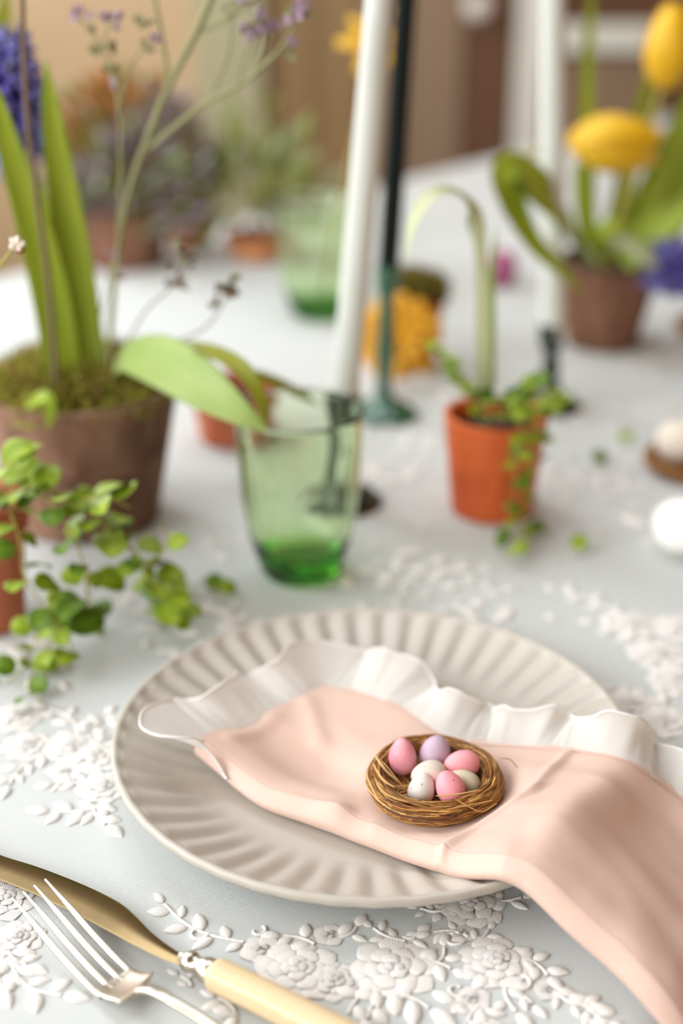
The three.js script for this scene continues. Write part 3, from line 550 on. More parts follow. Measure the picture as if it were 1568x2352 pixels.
// ---------------------------------------------------------------- knife and fork
{
  const at = [-0.16847, 0, -0.56691], k = thing('table_knife', 'vintage table knife with a cream handle and a wide tarnished blade', 'knife', at);
  k.rotation.y = -Math.atan2(0.55567, 0.8314);            // local +x runs from the blade to the handle, local -z towards the plate
  // outline of the blade: [along, cutting edge, back]
  const prof = [[-0.082, -0.004, -0.001], [-0.078, -0.009, 0.002], [-0.066, -0.0092, 0.0045], [-0.04, -0.0086, 0.0062], [-0.007, -0.0075, 0.0078], [0.012, -0.0058, 0.0108], [0.028, -0.0048, 0.0124], [0.045, -0.0046, 0.0134], [0.06, -0.0048, 0.0134], [0.07, -0.005, 0.0124], [0.08, -0.0054, 0.0096], [0.0945, -0.006, 0.0048], [0.11, -0.0058, 0.0018], [0.122, -0.0044, 0.0012]].reverse();
  const low = new THREE.CatmullRomCurve3(prof.map(([x, a]) => new THREE.Vector3(x, 0, -a))), high = new THREE.CatmullRomCurve3(prof.map(([x, , b]) => new THREE.Vector3(x, 0, -b)));
  const g = grid(60, 20, (u, v) => {
    const a = v * Math.PI * 2, c = Math.cos(a), s = Math.sin(a), p = low.getPoint(u), q = high.getPoint(u), t = (c + 1) / 2, th = 0.0011 * Math.min(1, 0.15 + t * 1.6);
    return [lerp(p.x, q.x, t), 0.0058 - 0.003 * u + 0.0008 + Math.sign(s) * Math.pow(Math.abs(s), 0.6) * th * 0.6, lerp(p.z, q.z, t)];
  }, false, true);
  part(k, 'blade', g, M.blade, 'wide tarnished steel blade');
  const bol = [[0.116, 0.0026], [0.1185, 0.0038], [0.1205, 0.0052], [0.1225, 0.0054], [0.1245, 0.0044], [0.1262, 0.0042], [0.128, 0.0052], [0.1305, 0.0062], [0.133, 0.0064], [0.1352, 0.0058]];
  part(k, 'bolster', grid(bol.length * 3 - 3, 28, (u, v) => {
    const q = u * (bol.length - 1), i = Math.min(bol.length - 2, Math.floor(q)), x = lerp(bol[i][0], bol[i + 1][0], q - i), r = lerp(bol[i][1], bol[i + 1][1], q - i), a = v * Math.PI * 2;
    return [x, 0.0074 + r * 0.92 * Math.sin(a), 0.0012 + r * Math.cos(a)];
  }, false, true), M.silver, 'turned silver bolster');
  part(k, 'handle', ribbon([[0.1335, 0.0076, 0.0012], [0.16, 0.0078, 0.001], [0.2, 0.0078, 0.001], [0.228, 0.0078, 0.001]], (u) => 0.0073 * Math.min(1, 0.72 + 9 * u, Math.sqrt(Math.max(0.0004, (1 - u) * 12))), (u) => 0.0064 * Math.min(1, 0.72 + 9 * u, Math.sqrt(Math.max(0.0004, (1 - u) * 12))), { face: [0, 1, 0], n: 60, k: 40, square: 0.72 }), M.bone, 'cream bone handle');
}
{
  const E = [-0.0105, 0.0045, -0.4237];
  const spine = new THREE.CatmullRomCurve3([E, [-0.03, 0.0062, -0.439], [-0.0582, 0.0085, -0.4615], [-0.0735, 0.0112, -0.4705], [-0.082, 0.0108, -0.4762], [-0.0905, 0.0065, -0.482], [-0.0985, 0.0032, -0.488], [-0.107, 0.0030, -0.4965], [-0.122, 0.0062, -0.5122], [-0.136, 0.0112, -0.5268], [-0.1475, 0.0162, -0.5378]].map(V), false, 'centripetal');
  const f = thing('dinner_fork', 'silver dinner fork with four long tines crossing the knife blade', 'fork');
  const up = [0, 1, 0];
  part(f, 'handle', ribbon(spine, (u) => lerp(0.0052, 0.0026, smooth(u, 0.0, 0.36)), 0.0015, { face: up, n: 40, k: 14, from: 0, to: 0.5, square: 0.8 }), M.silver);
  part(f, 'head', ribbon(spine, (u) => lerp(0.0027, 0.0114, smooth(u, 0.455, 0.53)) - 0.0008 * smooth(u, 0.56, 0.66), (u) => lerp(0.0016, 0.0009, smooth(u, 0.45, 0.55)), { face: up, n: 40, k: 18, from: 0.44, to: 0.635, cup: 0.10, square: 0.8 }), M.silver);
  for (const o of [-1.5, -0.5, 0.5, 1.5]) part(f, 'tine', ribbon(spine, (u) => lerp(0.00165, 0.0006, smooth(u, 0.6, 1)), (u) => lerp(0.00105, 0.0005, smooth(u, 0.6, 1)), { face: up, n: 30, k: 10, from: 0.61, to: 1, shift: o * 0.0062, square: 0.75 }), M.silver);
}

// ---------------------------------------------------------------- green tumblers
function tumbler(at, s, label) {
  const o = [[0.0002, 0.0012], [0.018, 0.0006], [0.0255, 0.0008], [0.0285, 0.004], [0.032, 0.014], [0.0368, 0.034], [0.0402, 0.058], [0.0420, 0.085], [0.0432, 0.11], [0.0436, 0.1205]], i = [[0.0436 - 0.0004, 0.1219], [0.0424, 0.1224], [0.0412, 0.1212], [0.0404, 0.108], [0.0392, 0.085], [0.0374, 0.058], [0.0340, 0.034], [0.0290, 0.021], [0.022, 0.0165], [0.0002, 0.0155]];
  const p = new THREE.SplineCurve(o.map(([r, y]) => new THREE.Vector2(r * s, y * s))).getPoints(44).concat(new THREE.SplineCurve(i.map(([r, y]) => new THREE.Vector2(r * s, y * s))).getPoints(44));
  const n = p.length - 1, g = grid(n, 96, (u, v) => { const q = p[Math.round(u * n)], a = -v * Math.PI * 2, fl = 1 + 0.006 * Math.sin(a * 24) * smooth(q.y, 0.02 * s, 0.05 * s) * (1 - smooth(q.y, 0.095 * s, 0.112 * s)); return [Math.max(0.00005, q.x * fl) * Math.cos(a), q.y, Math.max(0.00005, q.x * fl) * Math.sin(a)]; }, false, true);
  return single('glass_tumbler', g, M.glass, label, 'glass', at);
}
tumbler([-0.0285, 0, -0.902], 1, 'green glass tumbler standing just behind the dinner plate');
tumbler([-0.026, 0, -1.535], 1.05, 'blurred green glass tumbler far back on the table left of the candles');

// ---------------------------------------------------------------- candles and their holders
function candle(name, from, toward, r, len, m, label) {
  const a = V(from), d = V(toward).sub(a).normalize(), t = thing(name, label, 'candle', from);
  t.quaternion.setFromUnitVectors(new THREE.Vector3(0, 1, 0), d);
  part(t, 'wax', lathe(crisp([[0.0001, 0], [r * 1.02, 0], [r, len * 0.3], [r * 0.92, len - 0.012], [r * 0.55, len - 0.001], [0.0001, len]]), 40, false), m);
  part(t, 'wick', tube([[0, len - 0.002, 0], [0.0004, len + 0.006, 0], [0.001, len + 0.012, 0.0005]], 0.0008, 8, 5), M.brownStem);
}
function holder(at, h, r, lean, m, label, wide = 0.034) {
  const t = thing('candlestick', label, 'candle holder', at);
  part(t, 'base', lathe([[0.0002, 0], [wide, 0], [wide * 1.02, 0.003], [wide * 0.8, 0.008], [wide * 0.4, 0.014], [0.0075, 0.022]], 40), m);
  const tilt = (g) => { const s = g.attributes.position; for (let i = 0; i < s.count; i++) s.setX(i, s.getX(i) + lean * s.getY(i)); return g; };
  part(t, 'stem', tilt(lathe([[0.0078, 0.02], [0.0068, 0.03], [0.0088, h * 0.45], [0.0072, h * 0.55], [0.007, h - 0.026], [0.009, h - 0.022]], 32)), m);
  part(t, 'cup', tilt(lathe([[0.0085, h - 0.024], [r * 0.95, h - 0.02], [r, h - 0.01], [r * 1.02, h], [r * 0.92, h + 0.0006], [r * 0.86, h - 0.002], [r * 0.84, h - 0.016], [0.0002, h - 0.017]], 36)), m);
  return t;
}
holder([0, 0, -1.025], 0.088, 0.0132, 0.02, M.darkGlaze, 'dark green candlestick holding the white candle behind the tumbler', 0.03);
candle('taper_candle', [0.0017, 0.0784, -1.025], [0.0258, 0.3726, -1.025], 0.0104, 0.33, M.wax, 'white taper candle leaning right behind the near green tumbler');
holder([0.038, 0, -1.221], 0.137, 0.0105, 0.02, M.greenGlaze, 'glossy green candlestick holding the black candle behind the yellow flower', 0.03);
candle('taper_candle', [0.0405, 0.126, -1.221], [0.0519, 0.3568, -1.221], 0.0092, 0.33, M.darkWax, 'blackish green taper candle right of the white candle');
holder([0.194, 0, -1.24], 0.079, 0.0112, -0.06, M.darkGlaze, 'short black candlestick behind the orange pot, holding a white candle', 0.026);
candle('taper_candle', [0.1906, 0.0684, -1.24], [0.1741, 0.3552, -1.24], 0.0109, 0.33, M.wax, 'white taper candle in the short black candlestick on the right');

// ---------------------------------------------------------------- plants
// a plant thing at its base; geometry is given in the room's coordinates and moved to the base
function plant(name, label, base, group) {
  const t = thing(name, label, 'plant', base, group), b = base;
  return {
    t, base,
    add: (n, g, m, label, parent = t) => part(parent, n, g.clone().translate(-b[0], -b[1], -b[2]), m, label),
    put: (n, g, m, at, dir, spin, scale, parent = t) => pose(part(parent, n, g, m), [at[0] - b[0], at[1] - b[1], at[2] - b[2]], dir, spin, scale),
  };
}
function pot(p, h, r, rb, m, rim = 0, name = 'pot') {
  const w = 0.0045, prof = rim
    ? [[0.0002, 0], [rb, 0], [lerp(rb, r, 0.72) - 0.0005, h - rim], [r, h - rim + 0.001], [r + 0.001, h], [r - w, h], [r - w - 0.001, h - rim], [rb - w, 0.006], [0.0002, 0.006]]
    : [[0.0002, 0], [rb, 0], [lerp(rb, r, 0.5), h * 0.5], [r, h - 0.001], [r - w * 0.4, h], [r - w, h - 0.001], [lerp(rb, r, 0.5) - w, h * 0.5], [rb - w, 0.006], [0.0002, 0.006]];
  part(p.t, name, lathe(crisp(prof), 64, false), m);
}
const soil = (p, y, r) => part(p.t, 'soil', lathe([[0.0002, y - 0.01], [r * 0.9, y - 0.01], [r * 0.95, y - 0.001], [r * 0.6, y + 0.002], [0.0002, y + 0.001]], 40, false), M.soil);
const mossTones = [[0.34, 0.30, 0.035], [0.22, 0.21, 0.025], [0.28, 0.15, 0.045], [0.46, 0.40, 0.07], [0.10, 0.08, 0.015]];
function mossClump(r, y, h, n, seed, tones = mossTones) {
  const q = rng(seed), out = [tint(grid(12, 30, (u, v) => { const a = -v * 6.2832, d = r * (1 - u), w = 1 + 0.12 * Math.sin(a * 5 + seed) * (1 - u); return [d * w * Math.cos(a), y + h * 0.8 * Math.sqrt(Math.max(0, 1 - (1 - u) * (1 - u))) * (0.8 + 0.3 * Math.sin(a * 3 + u * 7)), d * w * Math.sin(a)]; }, false, true), tones[1])];
  const blade = ribbon([[0, 0, 0], [0.0006, 0.004, 0], [0.0022, 0.0075, 0.0004], [0.0042, 0.0088, 0]], (u) => 0.00105 * (1 - u * 0.8), 0.00025, { n: 4, k: 4 });
  for (let i = 0; i < n; i++) {
    const a = q() * 6.283, d = r * Math.sqrt(q()) * 1.02, e = d / r, at = [d * Math.cos(a), y + h * 0.72 * Math.sqrt(Math.max(0, 1 - e * e)), d * Math.sin(a)];
    const j = 0.7 + 0.6 * q(), c = tones[Math.floor(q() * q() * tones.length)].map((x) => x * j);
    out.push(tint(moved(blade, at, [Math.cos(a) * e + q() - 0.5, 0.9, Math.sin(a) * e + q() - 0.5], 0.8 + 1.1 * q(), q() * 6), c));
  }
  return mergeGeometries(out);
}
const moss = (p, r, y, h, n, seed, tones) => { const m = part(p.t, 'moss', mossClump(r, y, h, n, seed, tones), M.moss); m.userData.kind = 'stuff'; };
// round-leaved creeper: a stem with pairs of cupped round leaves
const roundLeaf = ribbon([[0, 0, 0], [0.2, 0.05, 0], [0.5, 0.1, 0], [0.8, 0.07, 0], [1, -0.02, 0]], (u) => 0.5 * Math.pow(Math.sin(Math.PI * Math.min(0.985, u * 0.93 + 0.055)), 0.55), 0.012, { face: [0, 1, 0], n: 10, k: 10, cup: 0.16 });
function vine(p, pts, n, size, seed, { deep = 0.3, stem = 0.00075, spread = 1, gather = 0 } = {}) {
  const c = new THREE.CatmullRomCurve3(pts.map(V)), r = rng(seed), g = sub(p.t, 'vine'), b = p.base;
  part(g, 'stem', tube(c, (u) => stem * (1.15 - 0.5 * u), 30, 6).translate(-b[0], -b[1], -b[2]), M.vineStem);
  for (let i = 0; i < n; i++) {
    const u = lerp(0.05, 1, Math.pow((i + r() * 0.5) / n, 1 - gather)), q = c.getPointAt(Math.min(1, u)), t = c.getTangentAt(Math.min(1, u)), s = new THREE.Vector3(0.2, 1, 0.15).cross(t).normalize();
    const dir = s.clone().multiplyScalar(i % 2 ? 1 : -1).add(new THREE.Vector3((r() - 0.5) * 0.9, r() * 0.7 - 0.2, (r() - 0.5) * 0.9)).addScaledVector(t, 0.35).normalize();
    const L = size * (0.65 + 0.6 * r()), m = part(g, 'leaf', roundLeaf, r() < deep ? M.jennyDeep : M.jenny);
    const normal = new THREE.Vector3(-0.25 + (r() - 0.5) * 1.1, 1, 0.55 + (r() - 0.5) * 1.1), z = dir.clone().cross(normal).normalize(), y = z.clone().cross(dir).normalize();
    m.quaternion.setFromRotationMatrix(new THREE.Matrix4().makeBasis(dir, y, z));
    const at = q.addScaledVector(dir, L * 0.25 * spread); if (at.y < 0.007) at.y = 0.007;
    m.position.set(at.x - b[0], at.y - b[1], at.z - b[2]); m.scale.setScalar(L);
  }
  return g;
}
const strapW = (w) => (u) => w * Math.pow(Math.sin(Math.PI * Math.min(0.97, u * 0.62 + 0.36)), 0.7) * (u > 0.9 ? Math.sqrt(Math.max(0.02, (1 - u) / 0.1)) : 1);
const blade = (pts, w, face, cup = 0.25, th = 0.0007) => ribbon(pts, strapW(w), th, { face, n: 40, k: 14, cup });
// leaf with its widest part in the middle
const lance = (pts, w, face, cup = 0.2, wave = 0) => ribbon(pts, (u) => w * Math.pow(Math.sin(Math.PI * Math.min(0.985, u * 0.95 + 0.04)), 0.75), 0.0006, { face, n: 44, k: 14, cup, wave });

// hyacinth flowers: a stalk set with star-shaped bells
const bellPetal = ribbon([[0, 0, 0], [0.002, 0.004, 0], [0.003, 0.009, 0], [0.007, 0.013, 0], [0.012, 0.0135, 0]], (u) => 0.0024 * Math.sin(Math.PI * Math.min(0.96, u * 0.75 + 0.2)), 0.0005, { face: [1, 0, 0.001], n: 10, k: 6 });
const bell = mergeGeometries(Array.from({ length: 6 }, (_, i) => bellPetal.clone().rotateY((i / 6) * Math.PI * 2)));
function hyacinth(p, from, to, n, r, seed) {
  const g = sub(p.t, 'flower_spike'), a = V(from), d = V(to).sub(a), L = d.length(), q = rng(seed), b = p.base;
  d.normalize();
  const s = new THREE.Vector3(0.3, 0.2, 1).cross(d).normalize(), e = d.clone().cross(s);
  part(g, 'stalk', tube([a, a.clone().addScaledVector(d, L * 0.5), a.clone().addScaledVector(d, L)], 0.003, 10, 8).translate(-b[0], -b[1], -b[2]), M.palegreen);
  for (let i = 0; i < n; i++) {
    const t = i / (n - 1), w = i * 2.4, out = s.clone().multiplyScalar(Math.cos(w)).addScaledVector(e, Math.sin(w)), at = a.clone().addScaledVector(d, L * t).addScaledVector(out, 0.003);
    const m = part(g, 'floret', bell, q() < 0.4 ? M.violet : M.hyacinth);
    pose(m, [at.x - b[0], at.y - b[1], at.z - b[2]], out.addScaledVector(d, 0.5 * t - 0.15), q() * 6, (r / 0.0165) * (0.85 + 0.3 * q()) * (1 - 0.35 * t * t));
  }
}
// statice: tiny papery florets in one-sided clusters
const staticeBit = mergeGeometries([0, 1, 2, 3, 4].map((i) => moved(ribbon([[0, 0, 0], [0.0008, 0.0026, 0], [0.0022, 0.005, 0]], (u) => 0.0011 * (0.5 + u * 0.6), 0.0003, { n: 4, k: 5 }), [0, 0, 0], [Math.cos(i * 1.26) * 0.5, 1, Math.sin(i * 1.26) * 0.5], 1, i)));
function statice(p, pts, r0, r1, buds, seed, mat = M.dryStem, bud = M.mauve) {
  const c = new THREE.CatmullRomCurve3(pts.map(V)), g = sub(p.t, 'statice_stem'), q = rng(seed), b = p.base;
  part(g, 'stem', tube(c, (u) => lerp(r0, r1, u), 40, 7).translate(-b[0], -b[1], -b[2]), mat);
  for (let i = 0; i < buds; i++) {
    const u = 1 - 0.3 * q() * (i / buds), at = c.getPointAt(u), t = c.getTangentAt(u), o = new THREE.Vector3(q() - 0.5, q() - 0.3, q() - 0.5).multiplyScalar(0.011);
    pose(part(g, 'floret', staticeBit, q() < 0.3 ? M.dryStem : bud), [at.x + o.x - b[0], at.y + o.y - b[1], at.z + o.z - b[2]], t.add(o.multiplyScalar(50)), q() * 6, 0.9 + 0.8 * q());
  }
}

// ---- the weathered pot with hyacinths, on the left
{
  const p = plant('potted_hyacinth', 'weathered brown clay pot of blue hyacinth, moss and dried sprigs on the left', [-0.195, 0, -1.0]);
  pot(p, 0.11, 0.0745, 0.054, M.oldClay, 0);
  moss(p, 0.068, 0.098, 0.03, 1500, 61);
  p.add('leaf', blade([[-0.185, 0.0999, -0.985], [-0.1865, 0.1642, -0.985], [-0.1904, 0.2401, -0.98], [-0.1935, 0.2996, -0.975], [-0.1947, 0.3402, -0.975]], 0.0138, [0.25, 0.1, 1], 0.35, 0.001), M.strap);
  p.add('leaf', blade([[-0.1999, 0.1118, -0.975], [-0.2034, 0.1781, -0.97], [-0.2117, 0.2375, -0.965], [-0.2212, 0.2879, -0.96], [-0.2288, 0.3352, -0.96]], 0.0135, [0.35, 0.1, 1], 0.3, 0.001), M.strap);
  p.add('leaf', blade([[-0.2017, 0.103, -1], [-0.2049, 0.1824, -1], [-0.2112, 0.2358, -1], [-0.218, 0.278, -1]], 0.0095, [0.1, 0.1, 1], 0.3, 0.001), M.strap);
  p.add('leaf', lance([[-0.162, 0.1285, -0.965], [-0.1456, 0.148, -0.94], [-0.1139, 0.1535, -0.9], [-0.0856, 0.1459, -0.87], [-0.0622, 0.1361, -0.852], [-0.0483, 0.1278, -0.848]], 0.0185, [-0.25, 0.75, 0.75], 0.12, 0.04), M.arch, 'broad pale leaf arching over the rim');
  p.add('leaf', lance([[-0.1546, 0.13, -0.975], [-0.1141, 0.1559, -0.93], [-0.0809, 0.1635, -0.89], [-0.061, 0.1594, -0.865], [-0.0504, 0.1435, -0.852], [-0.0493, 0.128, -0.85]], 0.0095, [0.3, 0.9, 0.5], 0.2), M.olive);
  p.add('leaf', lance([[-0.0745, 0.1351, -0.95], [-0.0566, 0.1267, -0.955], [-0.0385, 0.1165, -0.96], [-0.0154, 0.1021, -0.965]], 0.0055, [0, 0.9, 0.5], 0.2), M.olive);
  p.add('leaf', lance([[-0.2202, 0.1115, -0.935], [-0.2026, 0.1233, -0.92], [-0.1992, 0.1141, -0.915], [-0.202, 0.1029, -0.915]], 0.005, [0.2, 0.6, 0.8], 0.2), M.jenny);
  p.add('leaf', lance([[-0.306, 0.2738, -1.25], [-0.2902, 0.3129, -1.25], [-0.2816, 0.3407, -1.25], [-0.2771, 0.3646, -1.25]], 0.01, [0.2, 0.2, 1], 0.2), M.olive);
  hyacinth(p, [-0.2188, 0.2765, -1], [-0.2268, 0.3484, -1], 38, 0.0235, 71);
  statice(p, [[-0.2017, 0.1221, -0.955], [-0.2, 0.1961, -0.95], [-0.2017, 0.2565, -0.945], [-0.2023, 0.2997, -0.94], [-0.2009, 0.3483, -0.94], [-0.1986, 0.3872, -0.94]], 0.0024, 0.0018, 0, 81, M.brownStem);
  statice(p, [[-0.17, 0.1184, -0.985], [-0.1629, 0.177, -0.985], [-0.1453, 0.2521, -0.98], [-0.1168, 0.318, -0.975], [-0.0975, 0.3516, -0.97], [-0.0792, 0.3876, -0.97]], 0.0014, 0.0028, 0, 82);
  statice(p, [[-0.1132, 0.3208, -0.975], [-0.1169, 0.3497, -0.975], [-0.1215, 0.3806, -0.975]], 0.0014, 0.0014, 2, 83);
  statice(p, [[-0.1314, 0.2804, -0.978], [-0.1137, 0.2946, -0.976], [-0.0906, 0.3117, -0.97], [-0.0639, 0.3263, -0.965], [-0.0405, 0.3473, -0.96], [-0.0268, 0.3679, -0.96]], 0.0019, 0.0012, 9, 84);
  statice(p, [[-0.091, 0.3578, -0.97], [-0.074, 0.3664, -0.965], [-0.0583, 0.3762, -0.965], [-0.0456, 0.3853, -0.965]], 0.0018, 0.0013, 5, 85);
  statice(p, [[-0.0845, 0.3215, -0.97], [-0.0742, 0.3427, -0.965], [-0.07, 0.3695, -0.965]], 0.0012, 0.0009, 3, 86);
  statice(p, [[-0.0683, 0.3234, -0.966], [-0.0632, 0.3431, -0.962], [-0.0586, 0.3554, -0.96]], 0.0011, 0.0009, 9, 87);
  statice(p, [[-0.0565, 0.3333, -0.964], [-0.0503, 0.3487, -0.96], [-0.0486, 0.3607, -0.96]], 0.001, 0.0008, 8, 94);
  statice(p, [[-0.1694, 0.1151, -0.975], [-0.1538, 0.2183, -0.97], [-0.1474, 0.2842, -0.965], [-0.1469, 0.3138, -0.965], [-0.1539, 0.3454, -0.965], [-0.1692, 0.3674, -0.965]], 0.0013, 0.0009, 8, 88);
  statice(p, [[-0.1464, 0.3124, -0.965], [-0.1391, 0.3332, -0.965], [-0.1251, 0.3541, -0.965]], 0.0009, 0.0007, 4, 89);
  statice(p, [[-0.1545, 0.3454, -0.965], [-0.1527, 0.3549, -0.965], [-0.1498, 0.3642, -0.965]], 0.0008, 0.0007, 5, 90);
  statice(p, [[-0.1655, 0.1202, -0.97], [-0.1363, 0.1746, -0.95], [-0.1131, 0.1988, -0.94], [-0.105, 0.2138, -0.94]], 0.0008, 0.0006, 8, 91, M.brownStem, M.brownStem);
  statice(p, [[-0.1494, 0.1302, -0.96], [-0.1152, 0.1558, -0.94], [-0.0897, 0.1729, -0.93], [-0.0757, 0.1941, -0.93]], 0.0008, 0.0006, 12, 92, M.brownStem, M.brownStem);
  statice(p, [[-0.1753, 0.115, -0.985], [-0.175, 0.1513, -0.985], [-0.1665, 0.1834, -0.985], [-0.16, 0.2022, -0.985]], 0.0009, 0.0007, 2, 93);
}
// ---- the small red clay pot with the trailing creeper, at the left edge
{
  const p = plant('potted_creeper', 'small reddish clay pot at the left edge with a bright trailing round-leaved creeper', [-0.239, 0, -0.832]);
  pot(p, 0.088, 0.0365, 0.0285, M.redClay, 0.022); soil(p, 0.082, 0.031);
  vine(p, [[-0.2241, 0.0805, -0.83], [-0.2047, 0.1051, -0.815], [-0.1821, 0.1043, -0.81], [-0.159, 0.088, -0.81], [-0.1397, 0.0699, -0.81], [-0.1248, 0.0556, -0.805], [-0.1165, 0.0307, -0.805], [-0.1094, 0.006, -0.8184]], 22, 0.0178, 101, { gather: 0.1 });
  vine(p, [[-0.2181, 0.091, -0.82], [-0.1944, 0.1065, -0.805], [-0.1699, 0.0999, -0.8], [-0.147, 0.0822, -0.8], [-0.1318, 0.0657, -0.8], [-0.1206, 0.0458, -0.8], [-0.098, 0.006, -0.8184]], 20, 0.0172, 102);
  vine(p, [[-0.2108, 0.1058, -0.8], [-0.2004, 0.0979, -0.785], [-0.195, 0.0798, -0.78], [-0.1943, 0.0645, -0.775], [-0.1849, 0.0462, -0.77], [-0.173, 0.028, -0.77], [-0.166, 0.008, -0.7698]], 13, 0.0184, 103);
  vine(p, [[-0.2015, 0.1058, -0.8], [-0.1783, 0.1044, -0.79], [-0.1657, 0.0862, -0.785], [-0.1593, 0.0655, -0.785], [-0.1574, 0.0439, -0.78], [-0.1655, 0.006, -0.8038]], 13, 0.0167, 104);
  vine(p, [[-0.1854, 0.0402, -0.77], [-0.1936, 0.008, -0.7834], [-0.1969, 0.006, -0.7521], [-0.2027, 0.005, -0.741]], 5, 0.0144, 105);
  vine(p, [[-0.1757, 0.028, -0.77], [-0.1861, 0.006, -0.7652], [-0.1885, 0.005, -0.736], [-0.1767, 0.004, -0.7219]], 5, 0.0132, 106);
  vine(p, [[-0.1618, 0.0999, -0.8], [-0.1438, 0.1073, -0.79], [-0.1289, 0.1, -0.79]], 4, 0.0190, 107, { deep: 0 });
  vine(p, [[-0.1201, 0.055, -0.8], [-0.1109, 0.069, -0.79], [-0.1061, 0.0833, -0.785], [-0.1103, 0.0898, -0.785]], 2, 0.0161, 108, { deep: 0 });
  vine(p, [[-0.2185, 0.1, -0.82], [-0.2094, 0.1202, -0.8], [-0.1997, 0.1301, -0.79], [-0.1936, 0.1279, -0.785]], 7, 0.0213, 109, { deep: 0.1 });
  vine(p, [[-0.1293, 0.008, -0.8419], [-0.1071, 0.006, -0.8519], [-0.0949, 0.005, -0.8796], [-0.0832, 0.004, -0.8463]], 4, 0.0126, 110, { deep: 0.8 });
  vine(p, [[-0.1568, 0.0625, -0.785], [-0.1638, 0.012, -0.8313], [-0.1535, 0.006, -0.8273]], 3, 0.0161, 111, { deep: 0.5 });
  // a wiry sprig with one small cream bud
  p.add('twig', tube([[-0.2318, 0.091, -0.82], [-0.216, 0.1708, -0.8], [-0.2028, 0.227, -0.79], [-0.1919, 0.2507, -0.785], [-0.1829, 0.2611, -0.78]], 0.0009, 30, 6), M.vineStem);
  for (let i = 0; i < 5; i++) { const a = i * 1.257; p.put('bud_petal', egg(0.0075, 0.005, 10, 12), std({ color: '#efe3d2', roughness: 0.7 }), [[-0.1797, 0.2647, -0.78]].map((c) => [c[0] + 0.0024 * Math.cos(a), c[1] + 0.0024 * Math.sin(a), c[2] + 0.001 * (i % 2)])[0], [Math.cos(a) * 0.5, Math.sin(a) * 0.5 + 0.4, 0.5], 0, 0.8); }
  p.put('bud_calyx', egg(0.006, 0.0055, 10, 12), std({ color: '#8a4a22', roughness: 0.8 }), [-0.1788, 0.2616, -0.781], [0.4, 0.6, 0.2], 0, 1);
}
// ---- the smooth orange pot
{
  const p = plant('potted_trailing_plant', 'smooth orange pot with a tall pale leaf and small leaves trailing down its front', [0.117, 0, -1.012]);
  pot(p, 0.0795, 0.0395, 0.0315, M.orangeClay, 0); soil(p, 0.066, 0.035);
  p.add('leaf', blade([[0.1077, 0.0856, -1.01], [0.104, 0.1318, -1.005], [0.1009, 0.1824, -1], [0.0967, 0.2122, -0.995], [0.0913, 0.238, -0.99], [0.0836, 0.2496, -0.985]], 0.0052, [0, 0.1, 1], 0.25), M.palegreen);
  p.add('leaf', lance([[0.1014, 0.1856, -1], [0.0953, 0.2246, -0.995], [0.0795, 0.2506, -0.98], [0.0607, 0.2523, -0.965], [0.0488, 0.2368, -0.955], [0.0437, 0.2142, -0.95]], 0.0072, [-0.3, 0.8, 0.5], 0.2), M.palegreen, 'pale drooping leaf');
  p.add('leaf', blade([[0.1115, 0.0838, -1.015], [0.11, 0.1353, -1.015], [0.1092, 0.1816, -1.015], [0.1113, 0.2199, -1.015]], 0.0045, [0, 0.1, 1], 0.25), M.arch);
  vine(p, [[0.1104, 0.0839, -1.01], [0.127, 0.1015, -0.99], [0.1478, 0.1067, -0.98], [0.1636, 0.0967, -0.975]], 18, 0.0135, 121, { deep: 0.45 });
  vine(p, [[0.106, 0.0893, -1], [0.1165, 0.0983, -0.98], [0.1336, 0.1021, -0.965], [0.153, 0.0958, -0.955]], 18, 0.013, 122, { deep: 0.45 });
  vine(p, [[0.1027, 0.0893, -1], [0.1101, 0.0883, -0.975], [0.1241, 0.0939, -0.96], [0.1324, 0.0783, -0.957], [0.1271, 0.0579, -0.957], [0.1281, 0.0314, -0.962], [0.1308, 0.006, -0.9518], [0.1142, 0.004, -0.9144]], 20, 0.0115, 123, { deep: 0.4 });
  vine(p, [[0.1211, 0.0912, -0.99], [0.1385, 0.0988, -0.965], [0.1423, 0.0771, -0.96], [0.14, 0.0489, -0.962], [0.1379, 0.023, -0.965], [0.1362, 0.004, -0.9561]], 14, 0.011, 124, { deep: 0.5 });
  vine(p, [[0.0988, 0.0874, -1.01], [0.0858, 0.1098, -1], [0.0769, 0.125, -0.995], [0.0651, 0.1383, -0.99]], 14, 0.012, 125, { deep: 0.4 });
  vine(p, [[0.1297, 0.0898, -0.98], [0.1425, 0.0836, -0.965], [0.1461, 0.0695, -0.962]], 6, 0.011, 126, { deep: 0.4 });
}
for (const [at, turn, s, label] of [[[0.1694, 0.004, -0.9287], 1.0, 0.013, 'loose green leaf on the cloth in front of the orange pot'], [[0.2202, 0.004, -1.0943], 2.6, 0.014, 'darker loose green leaf on the cloth right of the orange pot'], [[0.2409, 0.004, -1.1455], 0.4, 0.012, 'pale loose green leaf on the cloth, farthest right behind the darker one']]) {
  const m = single('loose_leaf', roundLeaf, turn > 2 ? M.jennyDeep : M.jenny, label, 'leaf', at); m.scale.setScalar(s); m.rotation.set(0.5, turn, 0.2);
}
